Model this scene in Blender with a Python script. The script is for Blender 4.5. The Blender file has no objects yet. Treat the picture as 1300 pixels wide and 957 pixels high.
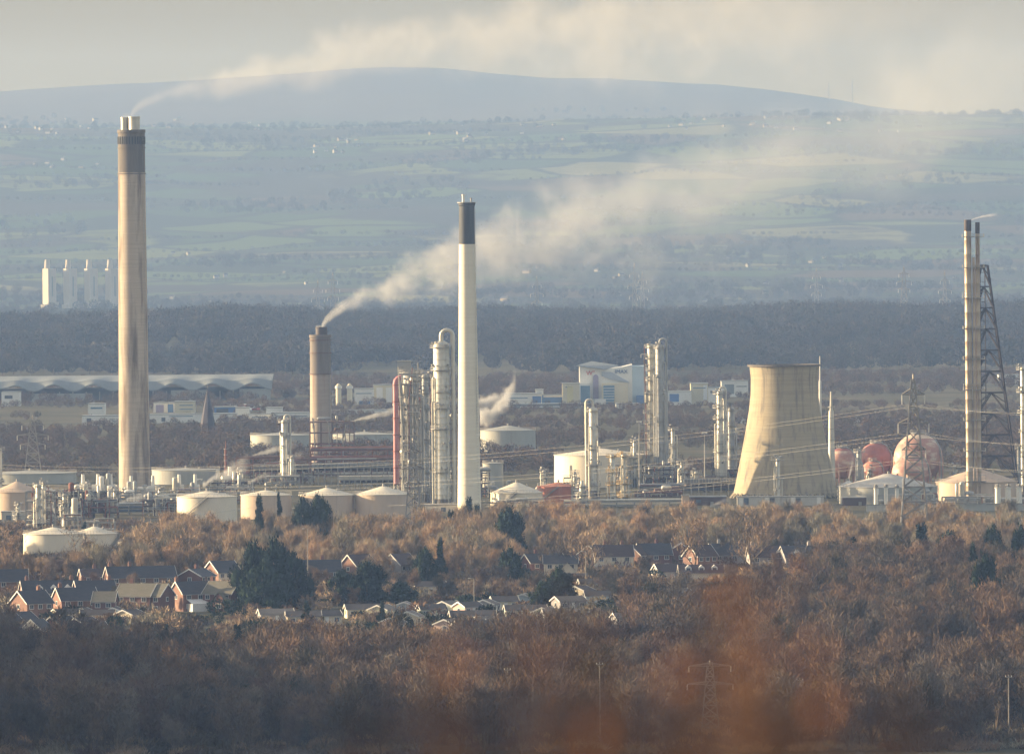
import bpy, bmesh, math, random
from mathutils import Vector, Matrix, noise
C = bpy.context; SC = C.scene; COL = SC.collection
R = math.radians; PI = math.pi
rng = random.Random(11)

# ---------------------------------------------------------------- camera
F = 13300.0; CAMH = 110.0; HOR = 274.0
pitch = math.atan((478.5 - HOR) / F); roll = R(0.5)
R0 = Vector((1, 0, 0)); FW = Vector((0, math.cos(pitch), -math.sin(pitch))); Z0 = R0.cross(FW)
RT = R0 * math.cos(roll) - Z0 * math.sin(roll); UP = R0 * math.sin(roll) + Z0 * math.cos(roll)
CAMP = Vector((0, 0, CAMH))
def ray(px, py): return FW * F + RT * (px - 650) + UP * (478.5 - py)
def at(px, py, D):
    r = ray(px, py); return CAMP + r * (D / r.y)
def ground(px, py, z=0.0):
    r = ray(px, py); return CAMP + r * ((z - CAMH) / r.z)
def base(px, py_hint, D, z=0.0):            # the point on the plain at distance D below that picture column
    p = at(px, py_hint, D)
    for _ in range(3):
        py = py_hint + (p.z - z) * F / D; p = at(px, py, D)
    return Vector((p.x, D, z))
def mpp(D): return D / F
cam = bpy.data.cameras.new('camera'); cam.sensor_width = 36; cam.lens = F / 1300 * 36
cam.clip_start = 0.5; cam.clip_end = 90000
cam.dof.use_dof = True; cam.dof.focus_distance = 3900; cam.dof.aperture_fstop = 5.6
co = bpy.data.objects.new('camera', cam); COL.objects.link(co)
m = Matrix((RT, UP, -FW)).transposed().to_4x4(); m.translation = CAMP; co.matrix_world = m
SC.camera = co

# ---------------------------------------------------------------- light
SUN_EL = R(11); SUN_B = R(14)               # from the left and a little behind the scene
sdir = Vector((-math.cos(SUN_B) * math.cos(SUN_EL), math.sin(SUN_B) * math.cos(SUN_EL), math.sin(SUN_EL)))
sl = bpy.data.lights.new('sun', 'SUN'); sl.energy = 5.0; sl.angle = R(0.5); sl.color = (1.0, 0.79, 0.52)
so = bpy.data.objects.new('sun', sl); COL.objects.link(so)
so.rotation_euler = sdir.to_track_quat('Z', 'Y').to_euler(); so.location = (-300, 300, 900)
W = bpy.data.worlds.new('World'); SC.world = W; W.use_nodes = True
nt = W.node_tree; bg = nt.nodes['Background']
sky = nt.nodes.new('ShaderNodeTexSky'); sky.sky_type = 'NISHITA'; sky.sun_disc = False
sky.sun_elevation = SUN_EL; sky.sun_rotation = math.atan2(sdir.x, sdir.y)
sky.dust_density = 2.0; sky.air_density = 1.0; sky.ozone_density = 1.0; sky.altitude = 100
g_ = nt.nodes.new('ShaderNodeNewGeometry'); s_ = nt.nodes.new('ShaderNodeSeparateXYZ'); nt.links.new(g_.outputs['Incoming'], s_.inputs[0])
mx1 = nt.nodes.new('ShaderNodeMix'); mx1.data_type = 'RGBA'; mx1.inputs[0].default_value = .45; mx1.inputs[7].default_value = (2.6, 2.25, 1.85, 1)     # thin high cloud over the blue
nt.links.new(sky.outputs[0], mx1.inputs[6])
cn_ = nt.nodes.new('ShaderNodeTexNoise'); cn_.inputs['Scale'].default_value = 14; cn_.inputs['Detail'].default_value = 5
cm_ = nt.nodes.new('ShaderNodeMapping'); cm_.inputs['Scale'].default_value = (1, 1, 7); nt.links.new(g_.outputs['Incoming'], cm_.inputs[0]); nt.links.new(cm_.outputs[0], cn_.inputs[0])
cr_ = nt.nodes.new('ShaderNodeMix'); cr_.data_type = 'RGBA'; cr_.inputs[6].default_value = (.80, .56, .08, 1); cr_.inputs[7].default_value = (1.08, .78, .20, 1); nt.links.new(cn_.outputs[0], cr_.inputs[0])   # distant cloud bank on the horizon
ab_ = nt.nodes.new('ShaderNodeMath'); ab_.operation = 'ABSOLUTE'; nt.links.new(s_.outputs[2], ab_.inputs[0])
mr_ = nt.nodes.new('ShaderNodeMapRange'); mr_.inputs[1].default_value = .03; mr_.inputs[2].default_value = .13; nt.links.new(ab_.outputs[0], mr_.inputs[0])
mx2 = nt.nodes.new('ShaderNodeMix'); mx2.data_type = 'RGBA'; nt.links.new(mr_.outputs[0], mx2.inputs[0]); nt.links.new(cr_.outputs[2], mx2.inputs[6]); nt.links.new(mx1.outputs[2], mx2.inputs[7])
nt.links.new(mx2.outputs[2], bg.inputs[0]); bg.inputs[1].default_value = 0.125
SC.view_settings.view_transform = 'Standard'; SC.view_settings.look = 'None'
SC.view_settings.exposure = 1.3; SC.view_settings.gamma = 1
SC.cycles.use_denoising = True; SC.cycles.max_bounces = 5; SC.cycles.diffuse_bounces = 2
SC.cycles.volume_bounces = 0; SC.cycles.transparent_max_bounces = 8; SC.cycles.volume_max_steps = 256

# ---------------------------------------------------------------- materials
MATS = {}
def M(name, c1, c2=None, scale=0.2, rough=.8, metal=0.0, st=(1, 1, 1), c3=None, s3=1.0, st3=(1, 1, 1), f3=.5, spec=.3, bump=0.0):
    """procedural material: two colours mixed by one noise, a third laid on by a second noise"""
    if name in MATS: return MATS[name]
    mt = bpy.data.materials.new(name); mt.use_nodes = True; n = mt.node_tree; L = n.links.new
    b = n.nodes['Principled BSDF']; b.inputs['Roughness'].default_value = rough; b.inputs['Metallic'].default_value = metal
    b.inputs['Specular IOR Level'].default_value = spec
    tc = n.nodes.new('ShaderNodeTexCoord')
    def nz(sc, st_, det=5):
        mp = n.nodes.new('ShaderNodeMapping'); mp.inputs['Scale'].default_value = st_; L(tc.outputs['Object'], mp.inputs[0])
        t = n.nodes.new('ShaderNodeTexNoise'); t.inputs['Scale'].default_value = sc; t.inputs['Detail'].default_value = det
        t.inputs['Roughness'].default_value = .62; L(mp.outputs[0], t.inputs[0]); return t.outputs[0]
    def ramp(f, a, b_):
        r = n.nodes.new('ShaderNodeMapRange'); r.inputs[1].default_value = a; r.inputs[2].default_value = b_; L(f, r.inputs[0]); return r.outputs[0]
    def mix(f, a, b_):
        x = n.nodes.new('ShaderNodeMix'); x.data_type = 'RGBA'; L(f, x.inputs[0])
        for v, i in ((a, 6), (b_, 7)):
            if isinstance(v, tuple): x.inputs[i].default_value = (*v, 1)
            else: L(v, x.inputs[i])
        return x.outputs[2]
    c2 = c2 or tuple(v * .8 for v in c1)
    f = nz(scale, st); o = mix(ramp(f, .32, .68), c1, c2)
    if c3: o = mix(ramp(nz(s3, st3), f3, f3 + .18), o, c3)
    L(o, b.inputs['Base Color'])
    if bump:
        bp = n.nodes.new('ShaderNodeBump'); bp.inputs['Strength'].default_value = .6; bp.inputs['Distance'].default_value = bump
        L(nz(scale * 2, st), bp.inputs['Height']); L(bp.outputs[0], b.inputs['Normal'])
    MATS[name] = mt; return mt

# ---------------------------------------------------------------- mesh builder
class MB:
    def __init__(s): s.v = []; s.f = []; s.m = []
    def add(s, vs, fs, mi=0):
        o = len(s.v); s.v += [tuple(v) for v in vs]; s.f += [tuple(i + o for i in f) for f in fs]; s.m += [mi] * len(fs); return s
    def box(s, c, d, rz=0, mi=0):
        hx, hy, hz = d[0] / 2, d[1] / 2, d[2] / 2; cz, sz = math.cos(rz), math.sin(rz); vs = []
        for z in (-hz, hz):
            for x, y in ((-hx, -hy), (hx, -hy), (hx, hy), (-hx, hy)):
                vs.append((c[0] + x * cz - y * sz, c[1] + x * sz + y * cz, c[2] + z))
        return s.add(vs, [(3, 2, 1, 0), (4, 5, 6, 7), (0, 1, 5, 4), (1, 2, 6, 5), (2, 3, 7, 6), (3, 0, 4, 7)], mi)
    def rod(s, a, b, r0, r1=None, n=6, cap=True, mi=0):
        a = Vector(a); b = Vector(b); r1 = r0 if r1 is None else r1; d = (b - a)
        if d.length < 1e-6: return s
        q = d.to_track_quat('Z', 'Y'); vs = []
        for p, r in ((a, r0), (b, r1)):
            for k in range(n):
                t = 2 * PI * k / n; vs.append(p + q @ Vector((r * math.cos(t), r * math.sin(t), 0)))
        fs = [(k, (k + 1) % n, n + (k + 1) % n, n + k) for k in range(n)]
        if cap: fs += [tuple(range(n - 1, -1, -1)), tuple(range(n, 2 * n))]
        return s.add(vs, fs, mi)
    def path(s, pts, r, n=6, mi=0):
        pts = [Vector(p) for p in pts]
        q0 = None; vs = []; N = len(pts)
        for i, p in enumerate(pts):
            t = (pts[min(i + 1, N - 1)] - pts[max(i - 1, 0)]).normalized()
            if q0 is None:
                u = t.orthogonal().normalized()
            else:
                u = (q0 - t * q0.dot(t)).normalized()
            q0 = u; w = t.cross(u); rr = r[i] if isinstance(r, (list, tuple)) else r
            for k in range(n):
                a = 2 * PI * k / n; vs.append(p + (u * math.cos(a) + w * math.sin(a)) * rr)
        fs = [(i * n + k, i * n + (k + 1) % n, (i + 1) * n + (k + 1) % n, (i + 1) * n + k) for i in range(N - 1) for k in range(n)]
        fs += [tuple(range(n - 1, -1, -1)), tuple((N - 1) * n + k for k in range(n))]
        return s.add(vs, fs, mi)
    def lathe(s, prof, n=32, c=(0, 0, 0), close=True, mi=0):
        vs = []; m_ = len(prof)
        for r, z in prof:
            for k in range(n):
                a = 2 * PI * k / n; vs.append((c[0] + r * math.cos(a), c[1] + r * math.sin(a), c[2] + z))
        fs = [(i * n + k, i * n + (k + 1) % n, (i + 1) * n + (k + 1) % n, (i + 1) * n + k) for i in range(m_ - 1) for k in range(n)]
        if close: fs += [tuple(range(n - 1, -1, -1)), tuple((m_ - 1) * n + k for k in range(n))]
        return s.add(vs, fs, mi)
    def ring(s, c, r, t, h, n=20, mi=0):    # flat ring, t wide outward, h thick
        return s.lathe([(r, 0), (r + t, 0), (r + t, h), (r, h), (r, 0)], n, c, False, mi)
    def build(s, name, mats, parent=None, smooth=False, loc=None):
        me = bpy.data.meshes.new(name); me.from_pydata(s.v, [], s.f)
        if not isinstance(mats, (list, tuple)): mats = [mats]
        for m_ in mats: me.materials.append(m_)
        if any(s.m): me.polygons.foreach_set('material_index', s.m)
        if smooth:
            me.polygons.foreach_set('use_smooth', [len(f) < 6 for f in s.f])
        me.update(); o = bpy.data.objects.new(name, me); COL.objects.link(o)
        if smooth:
            me.set_sharp_from_angle(angle=R(40))
        if parent: o.parent = parent
        if loc: o.location = loc
        return o
def tag(o, label=None, cat=None, group=None, kind=None):
    if label: o['label'] = label
    if cat: o['category'] = cat
    if group: o['group'] = group
    if kind: o['kind'] = kind
    return o
def thing(name, label, cat, loc=(0, 0, 0), rz=0, group=None):
    o = bpy.data.objects.new(name, None); COL.objects.link(o); o.empty_display_size = .1
    o.location = loc; o.rotation_euler = (0, 0, rz); return tag(o, label, cat, group, 'thing')
def copy_tree(o, parent=None):
    c = o.copy(); COL.objects.link(c)
    if parent: c.parent = parent
    for ch in KIDS[o.name] if o.name in KIDS else o.children: copy_tree(ch, c)
    return c
KIDS = {}

# ---------------------------------------------------------------- terrain
def lerp(t, pts):
    if t <= pts[0][0]: return pts[0][1]
    for (a, b), (c, d) in zip(pts, pts[1:]):
        if t <= c: return b + (d - b) * (t - a) / (c - a)
    return pts[-1][1]
def sm(a, b, x):
    t = min(1, max(0, (x - a) / (b - a))); return t * t * (3 - 2 * t)
CREST = [(-400, 124), (0, 117), (60, 113), (120, 109), (180, 106), (250, 103), (330, 97), (400, 92), (440, 88), (500, 86), (560, 87), (600, 91), (650, 96),
         (700, 100), (760, 100), (830, 104), (900, 108), (960, 113), (1010, 120), (1060, 128), (1100, 136), (1150, 143), (1200, 147), (1250, 150), (1300, 152), (1700, 158)]
CR = [(at(px, py, 25000).x, at(px, py, 25000).z) for px, py in CREST]
PROF = [(10500, -6), (13300, 0), (14500, 27), (16000, 67), (17500, 150), (19000, 245), (20000, 287), (22000, 300)]
def hill_z(x, y):
    n = noise.noise(Vector((x / 900, y / 1500, 0))) * 14 + noise.noise(Vector((x / 260, y / 500, 3))) * 5
    lat = 1 + .10 * noise.noise(Vector((x / 2200, 7, 0)))
    z = lerp(y, PROF)
    amp = sm(12500, 15500, y)
    z = z * (1 + (lat - 1) * amp) + n * amp
    cr = lerp(x, CR) + noise.noise(Vector((x / 90, 9, 0))) * 2.0
    if y > 22000:
        z = min(z, cr) + (cr - min(z, cr)) * sm(22000, 25000, y)
        if y > 25200: z -= (y - 25200) * .02
    return z
def plain_z(x, y):
    z = 0.0
    if y < 260: z = max(0, 108.2 - max(0, y - 15) * .48) if y > 15 else 108.2
    if 1300 < y < 2900: z += 94 * math.exp(-((x + 450) / 95) ** 2 / 2) * sm(1350, 1600, y) * (1 - sm(2660, 2800, y)) * (1 + .12 * noise.noise(Vector((x / 120, y / 120, 5))))   # unseen ridge added left of the view to shade the front wood
    if y > 6900:
        z = 15 * sm(6900, 8800, y) * (1 + .45 * noise.noise(Vector((x / 500, y / 900, 1)))) - 30 * sm(9200, 10800, y)
    return z
def sheet(name, ys, hw, nx, zf, mat_):
    vs = []; fs = []
    for y in ys:
        w = hw(y)
        for i in range(nx + 1):
            t = 2 * i / nx - 1; x = math.copysign(abs(t) ** 1.5, t) * w; vs.append((x, y, zf(x, y)))
    for j in range(len(ys) - 1):
        for i in range(nx):
            a = j * (nx + 1) + i; fs.append((a, a + 1, a + nx + 2, a + nx + 1))
    b = MB(); b.v = vs; b.f = fs; b.m = [0] * len(fs)
    return tag(b.build(name, mat_, smooth=True), kind='structure')
def ground_mat():
    mt = bpy.data.materials.new('plain_ground'); mt.use_nodes = True; n = mt.node_tree; L = n.links.new; b = n.nodes['Principled BSDF']
    b.inputs['Roughness'].default_value = .95; b.inputs['Specular IOR Level'].default_value = .1
    tc = n.nodes.new('ShaderNodeTexCoord'); t = n.nodes.new('ShaderNodeTexNoise'); t.inputs['Scale'].default_value = .012; t.inputs['Detail'].default_value = 9; t.inputs['Roughness'].default_value = .7
    L(tc.outputs['Object'], t.inputs[0]); r = n.nodes.new('ShaderNodeValToRGB'); L(t.outputs[0], r.inputs[0]); e = r.color_ramp.elements
    e[0].position = .3; e[0].color = (.035, .036, .022, 1); e[1].position = .7; e[1].color = (.14, .11, .075, 1)
    k = e.new(.5); k.color = (.075, .07, .04, 1); L(r.outputs[0], b.inputs['Base Color']); return mt
def hill_mat():
    mt = bpy.data.materials.new('hill_fields'); mt.use_nodes = True; n = mt.node_tree; L = n.links.new; b = n.nodes['Principled BSDF']
    b.inputs['Roughness'].default_value = .95; b.inputs['Specular IOR Level'].default_value = .1
    tc = n.nodes.new('ShaderNodeTexCoord')
    wn = n.nodes.new('ShaderNodeTexNoise'); wn.inputs['Scale'].default_value = .004; L(tc.outputs['Object'], wn.inputs[0])
    sc = n.nodes.new('ShaderNodeVectorMath'); sc.operation = 'SCALE'; sc.inputs['Scale'].default_value = 160; L(wn.outputs['Color'], sc.inputs[0])
    ad = n.nodes.new('ShaderNodeVectorMath'); ad.operation = 'ADD'; L(tc.outputs['Object'], ad.inputs[0]); L(sc.outputs[0], ad.inputs[1])
    mp = n.nodes.new('ShaderNodeMapping'); mp.inputs['Scale'].default_value = (.0048, .0030, 0); L(ad.outputs[0], mp.inputs[0])
    v = n.nodes.new('ShaderNodeTexVoronoi'); v.inputs['Scale'].default_value = 1; L(mp.outputs[0], v.inputs['Vector'])
    sx = n.nodes.new('ShaderNodeSeparateColor'); L(v.outputs['Color'], sx.inputs[0])
    r = n.nodes.new('ShaderNodeValToRGB'); r.color_ramp.interpolation = 'CONSTANT'; L(sx.outputs[0], r.inputs[0]); e = r.color_ramp.elements
    cols = [(0, (.03, .048, .018)), (.2, (.06, .085, .028)), (.38, (.02, .025, .014)), (.55, (.085, .10, .035)), (.7, (.06, .042, .026)), (.82, (.034, .055, .018)), (.92, (.12, .115, .05))]
    e[0].color = (*cols[0][1], 1); e[1].position = cols[1][0]; e[1].color = (*cols[1][1], 1)
    for p, c in cols[2:]: k = e.new(p); k.color = (*c, 1)
    v2 = n.nodes.new('ShaderNodeTexVoronoi'); v2.feature = 'DISTANCE_TO_EDGE'; v2.inputs['Scale'].default_value = 1; L(mp.outputs[0], v2.inputs['Vector'])
    ed = n.nodes.new('ShaderNodeMapRange'); ed.inputs[1].default_value = .02; ed.inputs[2].default_value = .07; L(v2.outputs[0], ed.inputs[0])
    m1 = n.nodes.new('ShaderNodeMix'); m1.data_type = 'RGBA'; L(ed.outputs[0], m1.inputs[0]); m1.inputs[6].default_value = (.02, .022, .014, 1); L(r.outputs[0], m1.inputs[7])
    wd = n.nodes.new('ShaderNodeTexNoise'); wd.inputs['Scale'].default_value = .0016; wd.inputs['Detail'].default_value = 8; wd.inputs['Roughness'].default_value = .65; L(tc.outputs['Object'], wd.inputs[0])
    wr = n.nodes.new('ShaderNodeMapRange'); wr.inputs[1].default_value = .52; wr.inputs[2].default_value = .58; L(wd.outputs[0], wr.inputs[0])
    m2 = n.nodes.new('ShaderNodeMix'); m2.data_type = 'RGBA'; L(wr.outputs[0], m2.inputs[0]); L(m1.outputs[2], m2.inputs[6]); m2.inputs[7].default_value = (.03, .026, .02, 1)
    # open moor above the last fields
    sp = n.nodes.new('ShaderNodeSeparateXYZ'); L(tc.outputs['Object'], sp.inputs[0])
    mz = n.nodes.new('ShaderNodeMath'); mz.operation = 'MULTIPLY_ADD'; L(wd.outputs[0], mz.inputs[0]); mz.inputs[1].default_value = 60; L(sp.outputs[2], mz.inputs[2])
    mr = n.nodes.new('ShaderNodeMapRange'); mr.inputs[1].default_value = 335; mr.inputs[2].default_value = 352; L(mz.outputs[0], mr.inputs[0])
    hn = n.nodes.new('ShaderNodeMix'); hn.data_type = 'RGBA'; hn.inputs[6].default_value = (.045, .032, .03, 1); hn.inputs[7].default_value = (.085, .065, .045, 1)
    hf = n.nodes.new('ShaderNodeTexNoise'); hf.inputs['Scale'].default_value = .006; hf.inputs['Detail'].default_value = 8; L(tc.outputs['Object'], hf.inputs[0]); L(hf.outputs[0], hn.inputs[0])
    m3 = n.nodes.new('ShaderNodeMix'); m3.data_type = 'RGBA'; L(mr.outputs[0], m3.inputs[0]); L(m2.outputs[2], m3.inputs[6]); L(hn.outputs[2], m3.inputs[7])
    L(m3.outputs[2], b.inputs['Base Color']); return mt
ys = [-300, -60, 0, 6, 10, 14, 15, 18, 24, 40, 80, 120, 160, 200, 230, 240, 260, 300] + list(range(500, 1300, 200)) + list(range(1300, 2900, 50)) + list(range(2900, 6900, 200)) + list(range(6900, 11300, 110))
sheet('ground', ys, lambda y: 900 + .14 * y, 100, plain_z, ground_mat())
ys = list(range(10800, 26600, 110))
sheet('hills', ys, lambda y: 900 + .14 * y, 190, hill_z, hill_mat())

# ---------------------------------------------------------------- haze
HAZE = 4.1e-5
def haze_box():
    b = MB(); x = 5200; b.box((0, 13200, 260), (2 * x, 27400, 540))
    mt = bpy.data.materials.new('haze_air'); mt.use_nodes = True; n = mt.node_tree
    n.nodes.remove(n.nodes['Principled BSDF']); v = n.nodes.new('ShaderNodeVolumePrincipled')
    v.inputs['Color'].default_value = (.305, .50, .96, 1); v.inputs['Absorption Color'].default_value = (1, 1, 1, 1); v.inputs['Density'].default_value = HAZE; v.inputs['Anisotropy'].default_value = 0.0
    n.links.new(v.outputs[0], n.nodes['Material Output'].inputs['Volume'])
    o = b.build('haze', mt); tag(o, kind='stuff', label='thin blue winter haze lying over the whole plain', cat='haze'); return o
haze_box()
# ---------------------------------------------------------------- vegetation
def leaf_mat(name, cols, rough=.9):
    mt = bpy.data.materials.new(name); mt.use_nodes = True; n = mt.node_tree; L = n.links.new; b = n.nodes['Principled BSDF']
    b.inputs['Roughness'].default_value = rough; b.inputs['Specular IOR Level'].default_value = .15
    oi = n.nodes.new('ShaderNodeObjectInfo'); r = n.nodes.new('ShaderNodeValToRGB'); r.color_ramp.interpolation = 'LINEAR'
    L(oi.outputs['Random'], r.inputs[0]); e = r.color_ramp.elements; N = len(cols)
    e[0].color = (*cols[0], 1); e[1].position = 1; e[1].color = (*cols[-1], 1)
    for i in range(1, N - 1): k = e.new(i / (N - 1)); k.color = (*cols[i], 1)
    tc = n.nodes.new('ShaderNodeTexCoord'); t = n.nodes.new('ShaderNodeTexNoise'); t.inputs['Scale'].default_value = .5; L(tc.outputs['Object'], t.inputs[0])
    mr = n.nodes.new('ShaderNodeMapRange'); mr.inputs[1].default_value = .3; mr.inputs[2].default_value = .7; mr.inputs[3].default_value = .65; mr.inputs[4].default_value = 1.35; L(t.outputs[0], mr.inputs[0])
    x = n.nodes.new('ShaderNodeVectorMath'); x.operation = 'SCALE'; L(r.outputs[0], x.inputs[0]); L(mr.outputs[0], x.inputs['Scale'])
    L(x.outputs[0], b.inputs['Base Color']); return mt
bark = leaf_mat('bark', [(.10, .075, .05), (.17, .13, .09), (.13, .11, .085)])
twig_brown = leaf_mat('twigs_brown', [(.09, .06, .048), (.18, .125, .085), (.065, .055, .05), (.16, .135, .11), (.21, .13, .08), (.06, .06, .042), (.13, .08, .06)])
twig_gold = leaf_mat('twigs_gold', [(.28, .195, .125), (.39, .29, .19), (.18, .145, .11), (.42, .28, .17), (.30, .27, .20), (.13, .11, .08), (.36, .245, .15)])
needle = leaf_mat('evergreen_leaf', [(.012, .027, .018), (.020, .037, .016), (.011, .024, .020)])
orange_leaf = leaf_mat('orange_leaf', [(.42, .13, .035), (.38, .15, .04)])
far_leaf = leaf_mat('far_wood_twigs', [(.035, .034, .038), (.055, .048, .045), (.03, .036, .035), (.048, .042, .044)])

def rv(r_):  # random unit vector
    while True:
        v = Vector((r_.uniform(-1, 1), r_.uniform(-1, 1), r_.uniform(-1, 1)))
        if .05 < v.length < 1: return v.normalized()
def limbs(seed, h, spread, depth=3):
    r_ = random.Random(seed); b = MB(); tips = []
    def grow(p, d, L_, rad, dep):
        n = 4; pts = [p]; q = p.copy(); dd = d.copy()
        for i in range(n):
            dd = (dd + rv(r_) * .22 + Vector((0, 0, .10))).normalized(); q = q + dd * (L_ / n); pts.append(q.copy())
        b.path(pts, [rad * (1 - .55 * i / n) for i in range(n + 1)], 5 if dep < 2 else 3)
        tips.append((q.copy(), dep))
        if dep < depth:
            for k in range(r_.choice((3, 4)) if dep else 6):
                j = r_.randint(2 if dep else 1, n); s = pts[j]
                a = r_.uniform(0, 2 * PI); out = Vector((math.cos(a), math.sin(a), r_.uniform(.35, 1.1))).normalized()
                grow(s, (out * spread + dd * .6).normalized(), L_ * r_.uniform(.55, .8), rad * .5, dep + 1)
    grow(Vector((0, 0, -.3)), Vector((0, 0, 1)), h * .42, h * .02, 0)
    return b, tips
def bare_tree(seed, h=13, w=10, n=1500, spread=1.0, tw=.07, tl=1.5, upz=1.2):
    """trunk and limbs in one mesh, the fine twigs that make the crown in another"""
    b, tips = limbs(seed, h, spread); r_ = random.Random(seed + 5); t = MB(); vs = []; fs = []
    mx = max(max(abs(v[0]), abs(v[1])) for v in b.v); mz = max(v[2] for v in b.v)
    kx = w / 2 * .8 / mx; kz = h * .92 / mz
    b.v = [(x * kx, y * kx, z * kz) for x, y, z in b.v]
    tp = [Vector((p.x * kx, p.y * kx, p.z * kz)) for p, d in tips if d >= 1]
    for i in range(n):
        c = r_.choice(tp) + rv(r_) * r_.uniform(0, .13 * h)
        d = (rv(r_) + Vector((c.x, c.y, 0)) * (.5 / w) * 2 + Vector((0, 0, upz))).normalized(); L_ = tl * r_.uniform(.5, 1.3); s = d.cross(rv(r_)).normalized() * tw * r_.uniform(.6, 1.4)
        o = len(vs); vs += [c - s, c + s, c + d * L_]; fs.append((o, o + 1, o + 2))
    t.add(vs, fs); return b, t
def evergreen(seed, h, w, n=5200, kind='cone', sz=.30):
    """dark evergreen: ragged sprays gathered in many uneven clumps round the stem"""
    r_ = random.Random(seed); t = MB(); vs = []; fs = []; cl = []
    for i in range(34 if kind == 'cone' else 40):
        z = (i + r_.random()) / (34 if kind == 'cone' else 40); a = r_.uniform(0, 2 * PI)
        e = (1 - z) ** .8 * .92 + .05 if kind == 'cone' else math.sqrt(max(.03, 1 - ((z - .38) / .66) ** 2))
        q = e * w / 2 * r_.uniform(.3, 1.0); cl.append((Vector((q * math.cos(a), q * math.sin(a), h * (.08 + z * .84))), w * .5 * r_.uniform(.16, .44) * (e * .7 + .3), r_.uniform(.7, 1.15)))
    cl += [(Vector((r_.uniform(-.1, .1) * w, r_.uniform(-.1, .1) * w, h * r_.uniform(.86, .98))), w * .09, 2.2) for _ in range(3)]
    wsum = [c[1] ** 2 for c in cl]
    for i in range(n):
        c0, rr, st = r_.choices(cl, wsum)[0]; d = rv(r_); c = c0 + Vector((d.x, d.y, d.z * st)) * rr * r_.uniform(.6, 1.12)
        if c.z < .3: continue
        u = (d + Vector((0, 0, .7)) + rv(r_) * .5).normalized(); v_ = u.cross(rv(r_)).normalized(); s = sz * r_.uniform(.5, 1.6)
        o = len(vs); vs += [c - v_ * s * .5, c + v_ * s * .5, c + u * s * 1.9]; fs.append((o, o + 1, o + 2))
    t.add(vs, fs); b = MB(); b.rod((0, 0, -.3), (0, 0, h * .85), h * .022, h * .005, 6)
    for c0, rr, st in cl:
        core = MB(); core.lathe([(max(.02, math.sin(PI * k / 5) * rr * .72), -math.cos(PI * k / 5) * rr * .72 * st) for k in range(6)], 7, (0, 0, 0), False); core.v = [(c0.x + x * r_.uniform(.75, 1.2), c0.y + y * r_.uniform(.75, 1.2), c0.z + z) for x, y, z in core.v]; t.add(core.v, core.f)
    return b, t
def mesh_of(mb, name, m_):
    me = bpy.data.meshes.new(name); me.from_pydata(mb.v, [], mb.f); me.materials.append(m_); me.update(); return me
def proto_set(name, seeds, fn, mt):
    out = []
    for s in seeds:
        b, t = fn(s); out.append((mesh_of(b, name + '_trunk', bark), mesh_of(t, name + '_crown', mt)))
    return out
rr_ = random.Random(3)
BROWN = proto_set('bare', range(100, 108), lambda s: bare_tree(s, rr_.uniform(12, 15), rr_.uniform(9, 14), 3000, tl=1.2), twig_brown)
GOLD = proto_set('gold', range(200, 206), lambda s: bare_tree(s, 13, rr_.uniform(7.5, 11), 2400, tw=.055, tl=1.9, upz=1.9), twig_gold)
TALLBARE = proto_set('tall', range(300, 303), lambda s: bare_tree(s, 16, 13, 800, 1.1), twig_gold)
CONE = proto_set('cone', range(400, 404), lambda s: evergreen(s, 14, 9), needle)
ROUND = proto_set('round', range(500, 503), lambda s: evergreen(s, 12, 13, 6500, 'round'), needle)
ORANGE = proto_set('orange', [600], lambda s: bare_tree(s, 10, 11, 3600, tw=.16, tl=.9), orange_leaf)
def tree(proto, loc, sc, rz, label, cat='tree', group=None, name='bare_tree', sz=None):
    t = thing(name, label, cat, loc, rz, group); t.scale = (sc, sc, sz or sc)
    for nm, me in zip(('trunk', 'crown'), proto):
        o = bpy.data.objects.new(nm, me); COL.objects.link(o); o.parent = t
    return t

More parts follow.
